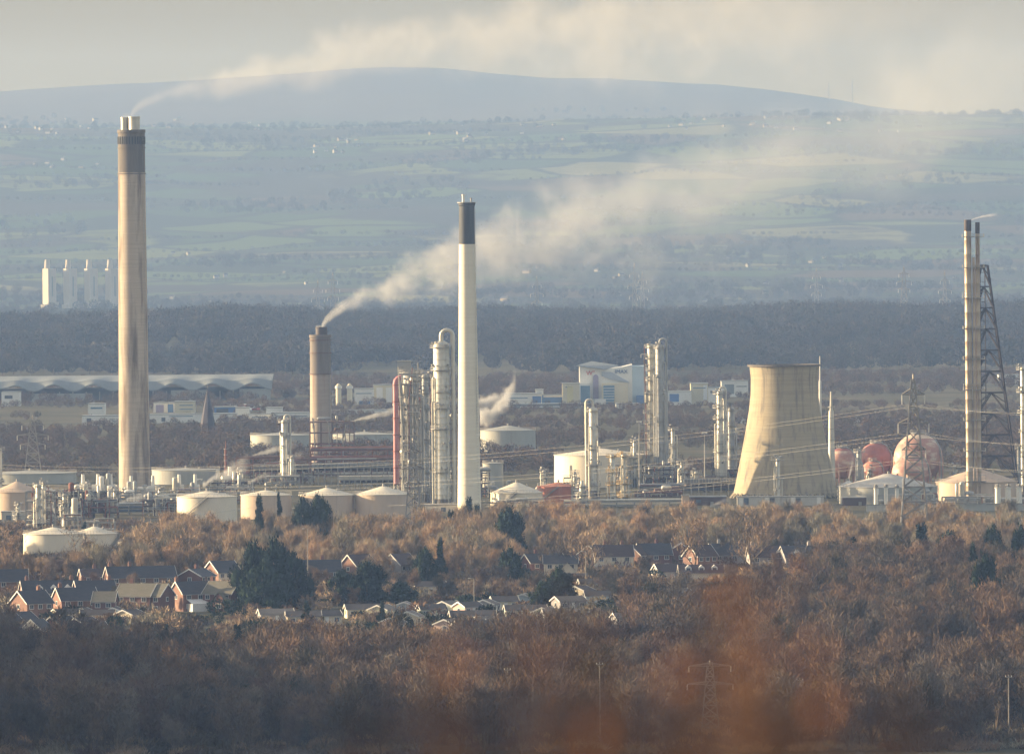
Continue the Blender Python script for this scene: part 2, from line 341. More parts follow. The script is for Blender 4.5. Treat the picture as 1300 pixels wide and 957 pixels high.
def scatter(name, pts, meshes, label, cat, smin=.8, smax=1.25, seed=1):
    """one object of uncountable growth: points carrying joined trunk-and-crown meshes"""
    pc = bpy.data.collections.new(name + '_kinds')
    for me in meshes: pc.objects.link(bpy.data.objects.new(name + '_kind', me))
    me = bpy.data.meshes.new(name); me.from_pydata([p[:3] for p in pts], [], [])
    at_ = me.attributes.new('sz', 'FLOAT', 'POINT'); at_.data.foreach_set('value', [p[3] if len(p) > 3 else 1.0 for p in pts])
    o = bpy.data.objects.new(name, me); COL.objects.link(o); tag(o, label, cat, kind='stuff')
    g = bpy.data.node_groups.new(name, 'GeometryNodeTree'); g.interface.new_socket('Geometry', in_out='INPUT', socket_type='NodeSocketGeometry'); g.interface.new_socket('Geometry', in_out='OUTPUT', socket_type='NodeSocketGeometry')
    N = g.nodes.new; L = g.links.new; gi = N('NodeGroupInput'); go = N('NodeGroupOutput'); ip = N('GeometryNodeInstanceOnPoints'); ci = N('GeometryNodeCollectionInfo')
    ci.inputs['Collection'].default_value = pc; ci.inputs['Separate Children'].default_value = True; ci.inputs['Reset Children'].default_value = True
    L(gi.outputs[0], ip.inputs['Points']); L(ci.outputs[0], ip.inputs['Instance']); ip.inputs['Pick Instance'].default_value = True
    ri = N('FunctionNodeRandomValue'); ri.data_type = 'INT'; ri.inputs[4].default_value = 0; ri.inputs[5].default_value = len(meshes) - 1; ri.inputs['Seed'].default_value = seed; L(ri.outputs[2], ip.inputs['Instance Index'])
    rz = N('FunctionNodeRandomValue'); rz.data_type = 'FLOAT_VECTOR'; rz.inputs[0].default_value = (0, 0, 0); rz.inputs[1].default_value = (0, 0, 6.28); rz.inputs['Seed'].default_value = seed + 1; L(rz.outputs[0], ip.inputs['Rotation'])
    rs = N('FunctionNodeRandomValue'); rs.data_type = 'FLOAT'; rs.inputs[2].default_value = smin; rs.inputs[3].default_value = smax; rs.inputs['Seed'].default_value = seed + 2
    na = N('GeometryNodeInputNamedAttribute'); na.data_type = 'FLOAT'; na.inputs[0].default_value = 'sz'
    mu = N('ShaderNodeMath'); mu.operation = 'MULTIPLY'; L(rs.outputs[1], mu.inputs[0]); L(na.outputs[0], mu.inputs[1]); L(mu.outputs[0], ip.inputs['Scale'])
    L(ip.outputs[0], go.inputs[0]); md = o.modifiers.new('scatter', 'NODES'); md.node_group = g; return o
def joined(fn, seeds, mt, name):
    out = []
    for s in seeds:
        b, t = fn(s); k = len(b.f); b.add(t.v, t.f, 1)
        me = bpy.data.meshes.new(name); me.from_pydata(b.v, [], b.f); me.materials.append(bark); me.materials.append(mt)
        me.polygons.foreach_set('material_index', b.m); me.update(); out.append(me)
    return out
def only_crown(pairs):
    out = []
    for tr, cr in pairs:
        bm = bmesh.new(); bm.from_mesh(tr); n = len(bm.faces); bm.from_mesh(cr); bm.faces.ensure_lookup_table()
        for f in bm.faces[n:]: f.material_index = 1
        me = bpy.data.meshes.new('wood_kind'); bm.to_mesh(me); bm.free(); me.materials.append(bark); me.materials.append(cr.materials[0]); out.append(me)
    return out
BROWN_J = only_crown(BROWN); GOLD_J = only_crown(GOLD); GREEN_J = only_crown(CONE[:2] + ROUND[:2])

LAND = [(-200, 'below the brick houses at the left edge'), (150, 'below the two grey-roofed brick houses'), (320, 'below the big dark evergreen'), (450, 'below the row of cream park homes'),
        (600, 'below the white-banded park homes'), (740, 'below the white-walled gabled houses'), (880, 'below the cooling tower'), (1040, 'below the pink gas spheres'), (1170, 'below the twin flare stacks')]
def land(px):
    s = LAND[0][1]
    for a, b in LAND:
        if px >= a: s = b
    return s
def grid_pts(D0, D1, sp, px0, px1, r_, keep=lambda x, y, px, py: True):
    pts = []; y = D0
    while y < D1:
        x0 = at(px0, 700, y).x; x1 = at(px1, 700, y).x; x = x0
        while x < x1:
            X = x + r_.uniform(-.42, .42) * sp; Y = y + r_.uniform(-.42, .42) * sp
            px = 650 + X / Y * F - 4; py = HOR + CAMH * F / Y - (px - 650) * .0087
            if keep(X, Y, px, py): pts.append((X, Y, px, py))
            x += sp
        y += sp
    return pts

# --- the dark wood at the foot of the picture
r1 = random.Random(21)
def keep_front(x, y, px, py):
    lim = 860 if px < 560 else (855 if px < 790 else (790 if px < 1010 else 738))
    lim += 12 * noise.noise(Vector((px / 60, 0, 0)))
    if px > 1090 and abs(py - (868 + (px - 1150) * .02)) < 16: return False            # the lane that shows between the trees
    if y < 2330 and (abs(px - 902) < 34 or min(abs(px - q) for q in (762, 1281, 645, 1016)) < 9): return False
    return py > lim and noise.noise(Vector((x / 30, y / 34, 4))) > -.26
FR = grid_pts(2140, 3320, 8.6, -420, 1850, r1, keep_front)
FR.sort(key=lambda p: p[1]); nfront = 0; rest = []
for X, Y, px, py in FR:
    if -10 < px < 1310 and nfront < 268 and Y > 2165:
        s = r1.uniform(.62, 1.22); nfront += 1
        row = 'nearest' if Y < 2260 else 'second'
        tree(r1.choice(BROWN), (X, Y, 0), s, r1.uniform(0, 6.28), f'leafless brown tree, {row} rows of trees, {land(px)}',
             'tree', f'leafless trees of the {row} rows, {land(px)}')
    else: rest.append((X, Y, plain_z(X, Y), 1.0 if Y < 2600 else .86))
scatter('winter_wood', rest, BROWN_J, 'dense brown leafless wood filling the foot of the picture behind the nearest trees', 'wood', .55, 1.25, 5)
# --- the sunlit belt between the houses and the refinery
def keep_mid(x, y, px, py):
    if 655 < px < 1035 and py > 712: return False
    if -40 < px < 150 and py < 738: return False
    if 145 < px < 205 and py < 708: return False
    if px < 575 and py < 688: return False
    if py < 676 + 6 * noise.noise(Vector((px / 50, 3, 0))): return False
    if noise.noise(Vector((x / 26, y / 40, 8))) < -.12: return False
    return True
MID = grid_pts(3150, 3640, 8.0, -420, 1850, random.Random(5), keep_mid)
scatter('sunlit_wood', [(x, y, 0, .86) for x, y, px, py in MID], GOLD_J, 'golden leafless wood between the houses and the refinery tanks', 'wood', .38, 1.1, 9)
gr = [(x, y, 0, .6) for x, y, px, py in grid_pts(2530, 3640, 15, -300, 1850, random.Random(8), lambda x, y, px, py: not (2800 < y < 3330 and px < 1035) and noise.noise(Vector((x / 45, y / 60, 17))) > .24)]
scatter('evergreen_thicket', gr, GREEN_J, 'dark evergreen thickets scattered through the winter woods', 'thicket', .35, .85, 13)
# low scrub under and between the trees
def scrub_mesh(seed, mt):
    r_ = random.Random(seed); vs = []; fs = []
    for i in range(420):
        a = r_.uniform(0, 6.28); q = math.sqrt(r_.random()) * 4.5; c = Vector((q * math.cos(a), q * math.sin(a), r_.uniform(0, 2.2) * (1 - q / 6)))
        d = (rv(r_) + Vector((0, 0, 1))).normalized(); s = d.cross(rv(r_)).normalized() * .1; L_ = r_.uniform(.6, 1.8)
        o = len(vs); vs += [c - s, c + s, c + d * L_]; fs.append((o, o + 1, o + 2))
    me = bpy.data.meshes.new('scrub_kind'); me.from_pydata(vs, [], fs); me.materials.append(mt); me.update(); return me
SCR = [scrub_mesh(1, twig_brown), scrub_mesh(2, twig_gold), scrub_mesh(3, twig_brown)]
sc_ = [(x, y, plain_z(x, y), 1) for x, y, px, py in grid_pts(2140, 3780, 8.5, -250, 1750, random.Random(31), lambda x, y, px, py: (py > 668) and not (2620 < y < 3000 and px < 800) and noise.noise(Vector((x / 30, y / 30, 40))) > -.25)]
scatter('scrub', sc_, SCR, 'low brown bramble and scrub under the winter trees', 'scrub', .7, 1.3, 17)
# --- far woods
def far_tree(s):
    r_ = random.Random(s); b = MB(); b.rod((0, 0, -1), (0, 0, 6), .35, .2, 5); t = MB(); vs = []; fs = []
    for i in range(430):
        d = rv(r_); c = Vector((d.x * 6, d.y * 6, 8 + d.z * 5)) * r_.uniform(.7, 1); u = rv(r_); v_ = u.cross(rv(r_)).normalized(); q = r_.uniform(.35, .95)
        o = len(vs); vs += [c - v_ * q * .55, c + v_ * q * .55, c + (u + Vector((0, 0, .5))) * q * 1.3]; fs.append((o, o + 1, o + 2))
    t.add(vs, fs); return b, t
FAR_J = joined(far_tree, range(700, 706), far_leaf, 'far_kind')
rf = random.Random(77); pts = []
y = 6950
while y < 9500:
    w = 80 + .056 * y; n_ = int(2 * w / 15); dy = 26
    for i in range(n_):
        X = rf.uniform(-w, w); Y = y + rf.uniform(0, dy)
        if Y < 7300 and noise.noise(Vector((X / 120, Y / 150, 0))) < (7300 - Y) / 700: continue
        k = 1.05 + .55 * noise.noise(Vector((X / 160, Y / 400, 6)))
        if noise.noise(Vector((X / 300, Y / 260, 44))) > .30: continue      # clearings
        pts.append((X, Y, plain_z(X, Y) - .5, k))
    y += dy
scatter('forest_belt', pts, FAR_J, 'broad blue-hazed forest belt behind the refinery', 'forest', .75, 1.3, 21)
# hedges, copses and woods over the hills
pts = []
for i in range(16000):
    Y = 11200 + 13500 * rf.random() ** 1.1; w = 150 + .056 * Y; X = rf.uniform(-w, w)
    if Y > 23000: continue
    n1 = noise.noise(Vector((X / 420, Y / 700, 12)))
    if n1 > .22 or (Y < 12600 and rf.random() < .5) or (19300 < Y < 21000 and rf.random() < .10): pts.append((X, Y, hill_z(X, Y) - 1, .9))
for i in range(150):                               # hedge lines
    Y = rf.uniform(13000, 20500); X = rf.uniform(-1, 1) * (.055 * Y + 80); a = rf.uniform(-.12, .12); L_ = rf.uniform(150, 520)
    for k in range(int(L_ / 6)):
        if rf.random() < .25: continue
        x = X + math.cos(a) * k * 6 + rf.uniform(-5, 5); yy = Y + math.sin(a) * k * 12 + rf.uniform(-9, 9); pts.append((x, yy, hill_z(x, yy) - 1.5, rf.uniform(.3, .6)))
scatter('hill_woods', pts, FAR_J, 'hedgerows and copses patterning the far hillside fields', 'hedgerows', .6, 1.3, 25)
# brown woods and scrub between the refinery and the business park
pts = []
for i in range(13000):
    Y = rf.uniform(4420, 7050); w = 110 + .060 * Y; X = rf.uniform(-w, w)
    if noise.noise(Vector((X / 170, Y / 260, 30))) + .35 * noise.noise(Vector((X / 50, Y / 60, 31))) > (-.06 if 5450 < Y < 6300 else -.25): pts.append((X, Y, 0, .36 if 5450 < Y < 6300 else .5))
PLW = joined(far_tree, range(720, 725), leaf_mat('plain_wood_twigs', [(.10, .07, .06), (.07, .055, .05), (.12, .085, .065), (.06, .058, .05)]), 'plain_kind')
scatter('plain_woods', pts, PLW, 'brown copses on the plain between refinery and business park', 'copses', .6, 1.1, 29)
print('trees', len(FR), nfront, len(MID), len(pts))
# ---------------------------------------------------------------- refinery
conc = M('stack_concrete', (.52, .44, .355), (.41, .345, .275), scale=1.0, st=(.06, .06, 2.2), c3=(.17, .13, .10), s3=.30, st3=(1, 1, .09), f3=.47, rough=.9)
conc_dark = M('stack_concrete_grey', (.19, .165, .14), (.12, .11, .10), scale=.6, st=(1, 1, .1), rough=.9)
conc_pink = M('brown_concrete', (.40, .335, .275), (.33, .275, .225), scale=1.0, st=(.08, .08, 1.5), c3=(.26, .17, .13), s3=.5, st3=(1, 1, .04), f3=.55)
conc_pink_dark = M('brown_concrete_grey', (.21, .18, .155), (.15, .13, .115), scale=.6, st=(1, 1, .1))
white_stack = M('white_stack_paint', (.80, .74, .60), (.72, .655, .52), scale=1.0, st=(.06, .06, 1.2), c3=(.58, .50, .38), s3=.5, st3=(1, 1, .03), f3=.60, rough=.7)
black_band = M('black_band_paint', (.045, .05, .058), (.075, .08, .085), scale=.5, st=(1, 1, .1), rough=.7)
tower_conc = M('cooling_tower_concrete', (.42, .355, .24), (.31, .262, .175), scale=1.0, st=(.05, .05, 2.0), c3=(.19, .165, .125), s3=.55, st3=(1, 1, .05), f3=.50)
alu = M('insulation_cladding', (.62, .59, .50), (.48, .46, .40), scale=.5, st=(1, 1, .5), c3=(.30, .27, .22), s3=1.1, st3=(1, 1, .15), f3=.56, rough=.45, metal=.35)
alu_b = M('weathered_cladding', (.42, .42, .40), (.30, .31, .31), scale=.6, st=(1, 1, .4), c3=(.20, .17, .13), s3=1.4, st3=(1, 1, .2), f3=.55, rough=.55, metal=.25)
steel = M('galvanised_steel', (.36, .35, .33), (.25, .24, .22), scale=.8, rough=.6, metal=.3)
dark_steel = M('dark_steel', (.060, .052, .055), (.095, .075, .07), scale=.7, rough=.7)
rust = M('rusty_red_steel', (.27, .11, .075), (.17, .075, .055), scale=.7, rough=.8, c3=(.30, .20, .15), s3=.5, f3=.6)
brown_st = M('brown_painted_steel', (.19, .11, .085), (.12, .08, .07), scale=.5)
yellow = M('ochre_platform_paint', (.55, .38, .13), (.40, .27, .12), scale=.8, rough=.6)
white_p = M('white_metal_paint', (.80, .77, .70), (.70, .67, .60), scale=.5, rough=.5, c3=(.45, .38, .30), s3=1.2, st3=(1, 1, .3), f3=.62)
cream_t = M('cream_tank_paint', (.78, .70, .55), (.70, .63, .50), scale=.25, st=(1, 1, .3), c3=(.55, .47, .36), s3=.6, st3=(1, 1, .06), f3=.60, rough=.6)
grey_t = M('grey_tank_paint', (.40, .40, .36), (.33, .33, .30), scale=.25, st=(1, 1, .3), c3=(.26, .22, .18), s3=.6, st3=(1, 1, .06), f3=.58, rough=.7)
peach_t = M('peach_tank_paint', (.60, .46, .34), (.52, .40, .30), scale=.25, st=(1, 1, .3), c3=(.36, .25, .18), s3=.6, st3=(1, 1, .06), f3=.57, rough=.7)
orange_t = M('orange_tank_paint', (.52, .19, .10), (.42, .15, .09), scale=.3, c3=(.60, .36, .22), s3=.5, st3=(1, 1, .1), f3=.57)
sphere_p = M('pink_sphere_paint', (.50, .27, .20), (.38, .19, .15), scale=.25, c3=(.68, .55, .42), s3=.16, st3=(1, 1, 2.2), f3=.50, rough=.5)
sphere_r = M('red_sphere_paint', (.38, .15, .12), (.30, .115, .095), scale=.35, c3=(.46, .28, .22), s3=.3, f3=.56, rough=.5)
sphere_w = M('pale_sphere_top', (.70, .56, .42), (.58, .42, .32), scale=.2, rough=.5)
brick_d = M('dark_brick', (.12, .075, .065), (.09, .06, .055), scale=.5)
blue_d = M('blue_grey_panel', (.10, .13, .17), (.08, .10, .13), scale=.4)
pale_wall = M('pale_block_wall', (.55, .52, .46), (.46, .43, .38), scale=.3, c3=(.35, .31, .27), s3=.8, st3=(1, 1, .2), f3=.58)

def top(px, py, D): return at(px, py, D).z
def wd(p, D): return p * D / F
def circ(r, a, z): return Vector((r * math.cos(a), r * math.sin(a), z))

def railing(b, r, z, n=14, a0=0, a1=2 * PI, hh=1.1, t=.05):
    pts = [circ(r, a0 + (a1 - a0) * k / n, z) for k in range(n + 1)]
    for p in pts: b.rod(p, p + Vector((0, 0, hh)), t * .8, n=3, cap=False)
    for q in (hh * .5, hh):
        for u, v in zip(pts, pts[1:]): b.rod(u + Vector((0, 0, q)), v + Vector((0, 0, q)), t, n=3, cap=False)
def platform(r, z, w_, t, mt, a0=0, a1=2 * PI, n=14):
    b = MB(); N = n
    vs = []
    for k in range(N + 1):
        a = a0 + (a1 - a0) * k / N
        for rr, zz in ((r, 0), (r + w_, 0), (r + w_, -.22), (r, -.22)): vs.append(circ(rr, a, z + zz))
    fs = [(4 * k + j, 4 * k + (j + 1) % 4, 4 * k + 4 + (j + 1) % 4, 4 * k + 4 + j) for k in range(N) for j in range(4)]
    b.add(vs, fs); railing(b, r + w_, z, N, a0, a1)
    return b.build('platform', mt, t)
def ladder(r, a, z0, z1, mt, t, cage=True):
    b = MB(); u = circ(1, a, 0); v = circ(1, a + PI / 2, 0); p = u * (r + .35)
    for s in (-.25, .25): b.rod(p + v * s + Vector((0, 0, z0)), p + v * s + Vector((0, 0, z1)), .05, n=3)
    z = z0
    while z < z1:
        b.rod(p - v * .25 + Vector((0, 0, z)), p + v * .25 + Vector((0, 0, z)), .03, n=3, cap=False)
        if cage:
            c = [p - v * .35, p - v * .35 + u * .6, p + u * .85, p + v * .35 + u * .6, p + v * .35]
            for i, j in zip(c, c[1:]): b.rod(i + Vector((0, 0, z)), j + Vector((0, 0, z)), .035, n=3, cap=False)
        z += 1.2
    return b.build('ladder', mt, t)

def chimney(name, label, px, D, ytop, w_top, w_base, mt, band, ymat, flues, group=None):
    H_ = top(px, ytop, D); p = base(px, 600, D); t = thing(name, label, 'chimney', p, 0, group)
    r0, r1 = wd(w_base, D) / 2, wd(w_top, D) / 2; N = 16; zb = top(px, band, D)
    rr = lambda z: r1 + (r0 - r1) * (1 - z / H_) ** 1.15
    prof = [(rr(zb * i / N), zb * i / N) for i in range(N + 1)]
    MB().lathe(prof, 48, close=False).build('shaft', mt, t, True)
    prof = [(rr(zb) + .02, zb), (r1 + .02, H_ - 1.4), (r1 + .3, H_ - 1.2), (r1 + .3, H_), (r1 * .5, H_ + .05), (.05, H_ + .05)]
    MB().lathe(prof, 48, close=False).build('painted_band', ymat, t, True)
    for k, (dx, dy, fr, fh, fm) in enumerate(flues):
        b = MB(); b.lathe([(fr, H_ - 1), (fr, H_ + fh - .5), (fr + .15, H_ + fh - .45), (fr + .15, H_ + fh), (fr - .25, H_ + fh), (fr - .25, H_ + fh - 3)], 20, (dx, dy, 0), False)
        b.build('flue', fm, t, True)
    ladder(rr(H_ * .5), -PI / 2 + .9, 2, H_ * .98, steel, t).location = (0, 0, 0)
    return t, H_, rr
# the tall concrete chimney on the left
t, H_, rr = chimney('refinery_chimney', 'tallest concrete chimney with two short steel flues, soot-dark top, at the left', 171, 4150, 165, 34, 40, conc, 219, conc_dark,
        [(-2.7, -.6, 1.35, 5.0, alu), (1.2, -1.5, 2.25, 5.2, alu), (-1.2, 2.4, 1.6, 4.8, alu)])
r_ = rr(H_); b = MB()
for k in range(30):
    a = 2 * PI * k / 30; b.box(circ(r_ + .10, a, H_ - 4.2), (.30, .62, 3.0), a)
b.build('vent_slots', black_band, t)
for z in (H_ - 7.3, H_ - 17.5): MB().ring((0, 0, z), rr(z), .35, .35, 40).build('ring_beam', conc_dark, t)
# the white chimney with its black top
t, H_, rr = chimney('refinery_chimney', 'slender white chimney with a black-painted top, right of the silver column', 596, 3890, 257, 19.5, 30, white_stack, 310, black_band, [(-1.2, 0, .55, 3.0, white_p), (1.6, .5, .22, 1.6, steel)])
MB().ring((0, 0, H_ - .2), rr(H_), .8, .25, 32).build('platform', steel, t)
# the squat brown chimney that smokes
t, H_, rr = chimney('refinery_chimney', 'squat brown chimney trailing pale smoke, behind the red pipe racks', 408, 4500, 425, 26, 28, conc_pink, 475, conc_pink_dark, [(.6, -.4, 2.5, 3.4, dark_steel)])
for z in (H_ - 2.5, H_ - 8, H_ - 17): MB().ring((0, 0, z), rr(z), .45, .4, 40).build('ring_beam', brown_st, t)

# cooling tower
D = 4060; H_ = top(997, 463, D); p = base(997, 600, D); t = thing('cooling_tower', 'huge pale concrete cooling tower with flared base, right of centre', 'cooling tower', p)
pr = [(463, 44.5), (468, 43.8), (480, 42.6), (500, 43.0), (520, 45.2), (540, 48.6), (560, 52.3), (580, 56.3), (600, 60.3), (615, 63.4), (626, 66)]
prof = [(wd(w_, D), top(997, py, D)) for py, w_ in pr][::-1]
MB().lathe(prof, 96, close=False).build('shell', tower_conc, t, True)
i2 = [(r - .5, z) for r, z in prof]; MB().lathe(i2, 96, close=False).build('inner_wall', conc_dark, t, True)
MB().ring((0, 0, prof[-1][1] - .6), prof[-1][0] - .6, 1.3, .7, 96).build('rim', conc_dark, t)
b = MB(); z0 = prof[0][1] + .3; rb = prof[0][0]
for k in range(40):
    a = 2 * PI * k / 40; b.rod(circ(rb + 1.2, a, 0), circ(rb - .2, a + PI / 40, z0), .35); b.rod(circ(rb + 1.2, a, 0), circ(rb - .2, a - PI / 40, z0), .35)
b.build('support_legs', tower_conc, t)
ladder(prof[6][0] + 2, -PI / 2 - .1, 2, H_ * .45, steel, t, False)

def column(label, px, D, ytop, w_, ybase=None, plats=6, arch=0, mt=alu, seed=1, psides=1.0, name='distillation_column', group=None, pipes=2, taper=None, pmat=None, dome=True):
    """tall process column: shell, domed head, skirt, platforms, ladder, overhead pipe and risers"""
    q = random.Random(seed); H_ = top(px, ytop, D); p = base(px, 600, D); t = thing(name, label, 'column', p, q.uniform(-.3, .3) * 0, group); r = wd(w_, D) / 2
    pmat = pmat or steel
    if taper: prof = [(r * taper, 0), (r * taper, H_ * .38), (r, H_ * .41), (r, H_)]
    else: prof = [(r, 0), (r, H_)]
    pr2 = []
    for (ra, za), (rb, zb) in zip(prof, prof[1:]):       # insulation bands
        n = max(1, int((zb - za) / 2.4))
        for i in range(n):
            z = za + (zb - za) * i / n; rr = ra + (rb - ra) * i / n; pr2 += [(rr, z), (rr + .05, z + .05), (rr + .05, z + .18), (rr, z + .24)]
    pr2.append(prof[-1]); MB().lathe(pr2, 28, close=False).build('shell', mt, t, True)
    if dome: MB().lathe([(r * math.cos(a * PI / 12), H_ + r * .75 * math.sin(a * PI / 12)) for a in range(6)] + [(.05, H_ + r * .75)], 24, close=False).build('domed_head', mt, t, True)
    MB().lathe([(prof[0][0] + .25, 0), (prof[0][0] + .1, 3.2), (prof[0][0] + .02, 3.3)], 24, close=False).build('skirt', conc_dark, t, True)
    for k in range(plats):
        z = H_ * (k + 1) / plats - (.2 if k == plats - 1 else q.uniform(0, 2)); full = k == plats - 1 or q.random() < .35
        a0 = q.choice((PI * .75, PI, PI * 1.2, 0)) if not full else 0
        platform(r + .02, z, q.uniform(.9, 1.5) * psides, t, pmat, a0, a0 + (2 * PI if full else PI * q.uniform(.7, 1.2)))
        b = MB()
        for j in range(q.randint(2, 5)):
            a = q.uniform(PI, 2 * PI); c = circ(r + .5, a, z + q.uniform(.3, 2.2)); b.rod(circ(r - .1, a, c.z), circ(r + q.uniform(.5, 1.0), a, c.z), q.uniform(.18, .42), n=8)
        b.build('manway', pmat, t)
    ladder(r, q.choice((-PI / 2 - .7, -PI / 2 + .6, PI + .2)), 2, H_, pmat, t)
    for j in range(pipes):
        a = -PI / 2 + q.uniform(.3, 1.3) * (1 if j % 2 else -1); z1 = H_ * q.uniform(.55, .95); R2 = r + .6 + .2 * j; pr_ = q.uniform(.16, .32)
        MB().path([circ(r - .1, a, z1), circ(R2, a, z1), circ(R2 + .1, a, z1 - .8), circ(R2, a, 1.0)], pr_, 8).build('riser_pipe', mt, t, True)
    if arch:
        s = 1 if arch > 0 else -1; rr = max(.42, r * .26); X = s * (r + rr + .5); zt = H_ + r * .75
        pts = [(0, 0, zt - .3)] + [(X / 2 - X / 2 * math.cos(a), 0, zt + abs(arch) + abs(X) * .45 * math.sin(a)) for a in [PI * i / 8 for i in range(9)]] + [(X, 0, 2)]
        MB().path(pts, rr, 10).build('overhead_pipe', mt, t, True)
    return t, H_, r
column('silver fractionating column with arched overhead pipe, just left of the white chimney', 562, 3960, 440, 20.5, plats=8, arch=2.0, seed=3, pipes=3)
column('broad grey column wrapped in pipework, beside the red arched duct', 523, 4000, 472, 20, plats=11, mt=alu_b, seed=4, pipes=12, psides=1.3, dome=False)
column('slim grey column standing behind the broad one, its head among bare steelwork', 541, 4030, 478, 9, plats=8, mt=alu_b, seed=5, pipes=4)
column('pale column with a tall pipe looping over its left side, before the cream tank', 754, 4060, 521, 12, plats=5, arch=-1.6, seed=6, pipes=3, taper=1.2)
column('tallest right-hand column, cream shell with many platforms, behind the cream tank', 828, 4250, 440, 9.5, plats=13, arch=0, seed=7, pipes=3, psides=1.25)
column('flat-sided grey column bundled with long pipes, tight beside the tallest right-hand column', 839, 4246, 441, 11, plats=2, mt=alu_b, arch=1.0, seed=8, pipes=8, psides=.6)
column('slim pale column crowned with dark valves, left of the cooling tower', 915, 4250, 499, 8.5, plats=8, seed=9, pipes=5, psides=1.2, arch=.4)
column('shorter rust-tinged column right behind the slim one by the cooling tower', 929, 4300, 520, 8.5, plats=6, mt=alu_b, seed=10, pipes=5, psides=1.2)
column('left one of the two ochre-topped columns in front of the cream tank', 778, 3960, 579, 6.5, plats=4, seed=11, pipes=4, pmat=yellow, psides=1.3)
column('right one of the two ochre-topped columns in front of the cream tank', 793, 3965, 578, 8, plats=4, seed=12, pipes=3, pmat=yellow, psides=1.3)
column('pale column with a looped pipe at its head, left of the brown chimney', 362, 4320, 535, 8.5, plats=5, seed=13, pipes=2, arch=.6)
column('stubby pale column standing right beside the looped column', 371, 4310, 580, 5, plats=2, seed=14, pipes=2)
column('short cluttered column at the right end of the orange tank', 739, 3935, 617, 6.5, plats=3, seed=15, pipes=4, psides=1.2)
column('short pale column before the lit face of the cooling tower', 988, 3960, 583, 5, plats=3, seed=16, pipes=2, psides=1.3)
column('small grey-blue twin-pipe column left of the pale cone-roofed tank', 1091, 4010, 573, 6, plats=2, mt=alu_b, seed=17, pipes=4)
column('pale column cut by the right edge of the picture', 1300, 4080, 468, 7, plats=6, seed=18, pipes=2, psides=1.2)
column('short grey column just left of the one on the right edge', 1294, 4070, 568, 4, plats=2, mt=alu_b, seed=19, pipes=1)
column('short pale column at the far left edge beside the tank farm', 1, 4000, 570, 4, plats=2, seed=20, pipes=1)
for px, D_, yt, w_, lb in ((49, 3690, 616, 6, 'left of the pair of stubby columns in the left-hand unit'), (56, 3700, 613, 5, 'right of the pair of stubby columns in the left-hand unit'), (531, 4060, 560, 5, 'thin grey column low between the broad column and the silver one'),
                       (790, 4200, 603, 4, 'little column showing low between the ochre-topped pair'), (855, 4230, 545, 5, 'rusty pipe column low at the right of the tallest right-hand column'), (730, 4000, 600, 4, 'thin low column between orange tank and looping-pipe column')):
    column(lb, px, D_, yt, w_, plats=4, seed=px, pipes=3)

for px, D_, yt, w_, lb in ((108, 3960, 616, 5, 'short bright column at the left end of the white-vented plant'), (146, 3960, 622, 4.5, 'short bright column at the right end of the white-vented plant, left of the tall chimney'), (203, 3960, 620, 4, 'small bright column right of the tall chimney foot'),
                           (306, 4200, 598, 4, 'small column between the rust-red stack and the looped column'), (691, 4150, 598, 4.5, 'short pale column left of the big cream tank'), (806, 4235, 560, 4, 'thin column touching the left side of the tallest right-hand column'), (866, 4180, 588, 4, 'short thin column midway between the tallest right-hand column and the slim pale one'),
                           (884, 4200, 600, 5, 'stubby column left of the slim pale column'), (1104, 4090, 596, 4, 'thin short column before the bright orange-red gas sphere'), (1212, 4050, 592, 4.5, 'short column left of the flare stack foot'), (82, 3800, 628, 5, 'stubby column inside the dark left-hand steel unit'), (24, 3790, 640, 4.5, 'lowest stubby column near the left edge')):
    column(lb, px, D_, yt, w_, plats=4, seed=px + 3, pipes=3, psides=1.2)

# slender masts and vents
def mast(name, label, cat, px, D, ytop, r0, r1, mt, tip=None, bands=0, group=None, head=None):
    H_ = top(px, ytop, D); t = thing(name, label, cat, base(px, 600, D), 0, group)
    MB().rod((0, 0, 0), (0, 0, H_ * .8), r0, r1, 10).build('pole', mt, t, True)
    MB().rod((0, 0, H_ * .8), (0, 0, H_), r1 * .55, r1 * .3, 8).build('tip', mt, t, True)
    if head == 'lamp':
        b = MB(); b.box((0, 0, H_), (2.2, .8, .35)); b.box((-.7, -.3, H_ - .25), (.6, .5, .3)); b.box((.7, -.3, H_ - .25), (.6, .5, .3)); b.build('lamp_head', white_p, t)
    for k in range(bands): MB().ring((0, 0, H_ * (.15 + .8 * k / max(1, bands))), r1 * .8, .5, .2, 12).build('platform', steel, t)
    MB().box((0, 0, .25), (r0 * 4, r0 * 4, .5)).build('base_block', conc_dark, t)
    return t
mast('vent_mast', 'thin white needle mast rising behind the cooling tower', 'mast', 1042, 4350, 452, .75, .5, white_p)
mast('vent_stack', 'slim pale vent stack between the cooling tower and the spheres', 'stack', 1056, 4200, 497, 1.6, 1.0, alu, bands=7)
mast('lamp_mast', 'tall thin lamp mast standing left of the slim pale column', 'lamp post', 895, 4150, 549, .3, .2, steel, head='lamp')
mast('vent_stack', 'thin rust-red stack banded white, above the left pipe racks', 'stack', 287, 4330, 560, .55, .5, rust, bands=6)
mast('lamp_mast', 'thin lamp mast left of the tallest right-hand column', 'lamp post', 812, 4200, 535, .3, .2, steel, head='lamp')
mast('lamp_mast', 'thin lamp mast in front of the left-hand tank', 'lamp post', 254, 3800, 608, .25, .18, steel, head='lamp')

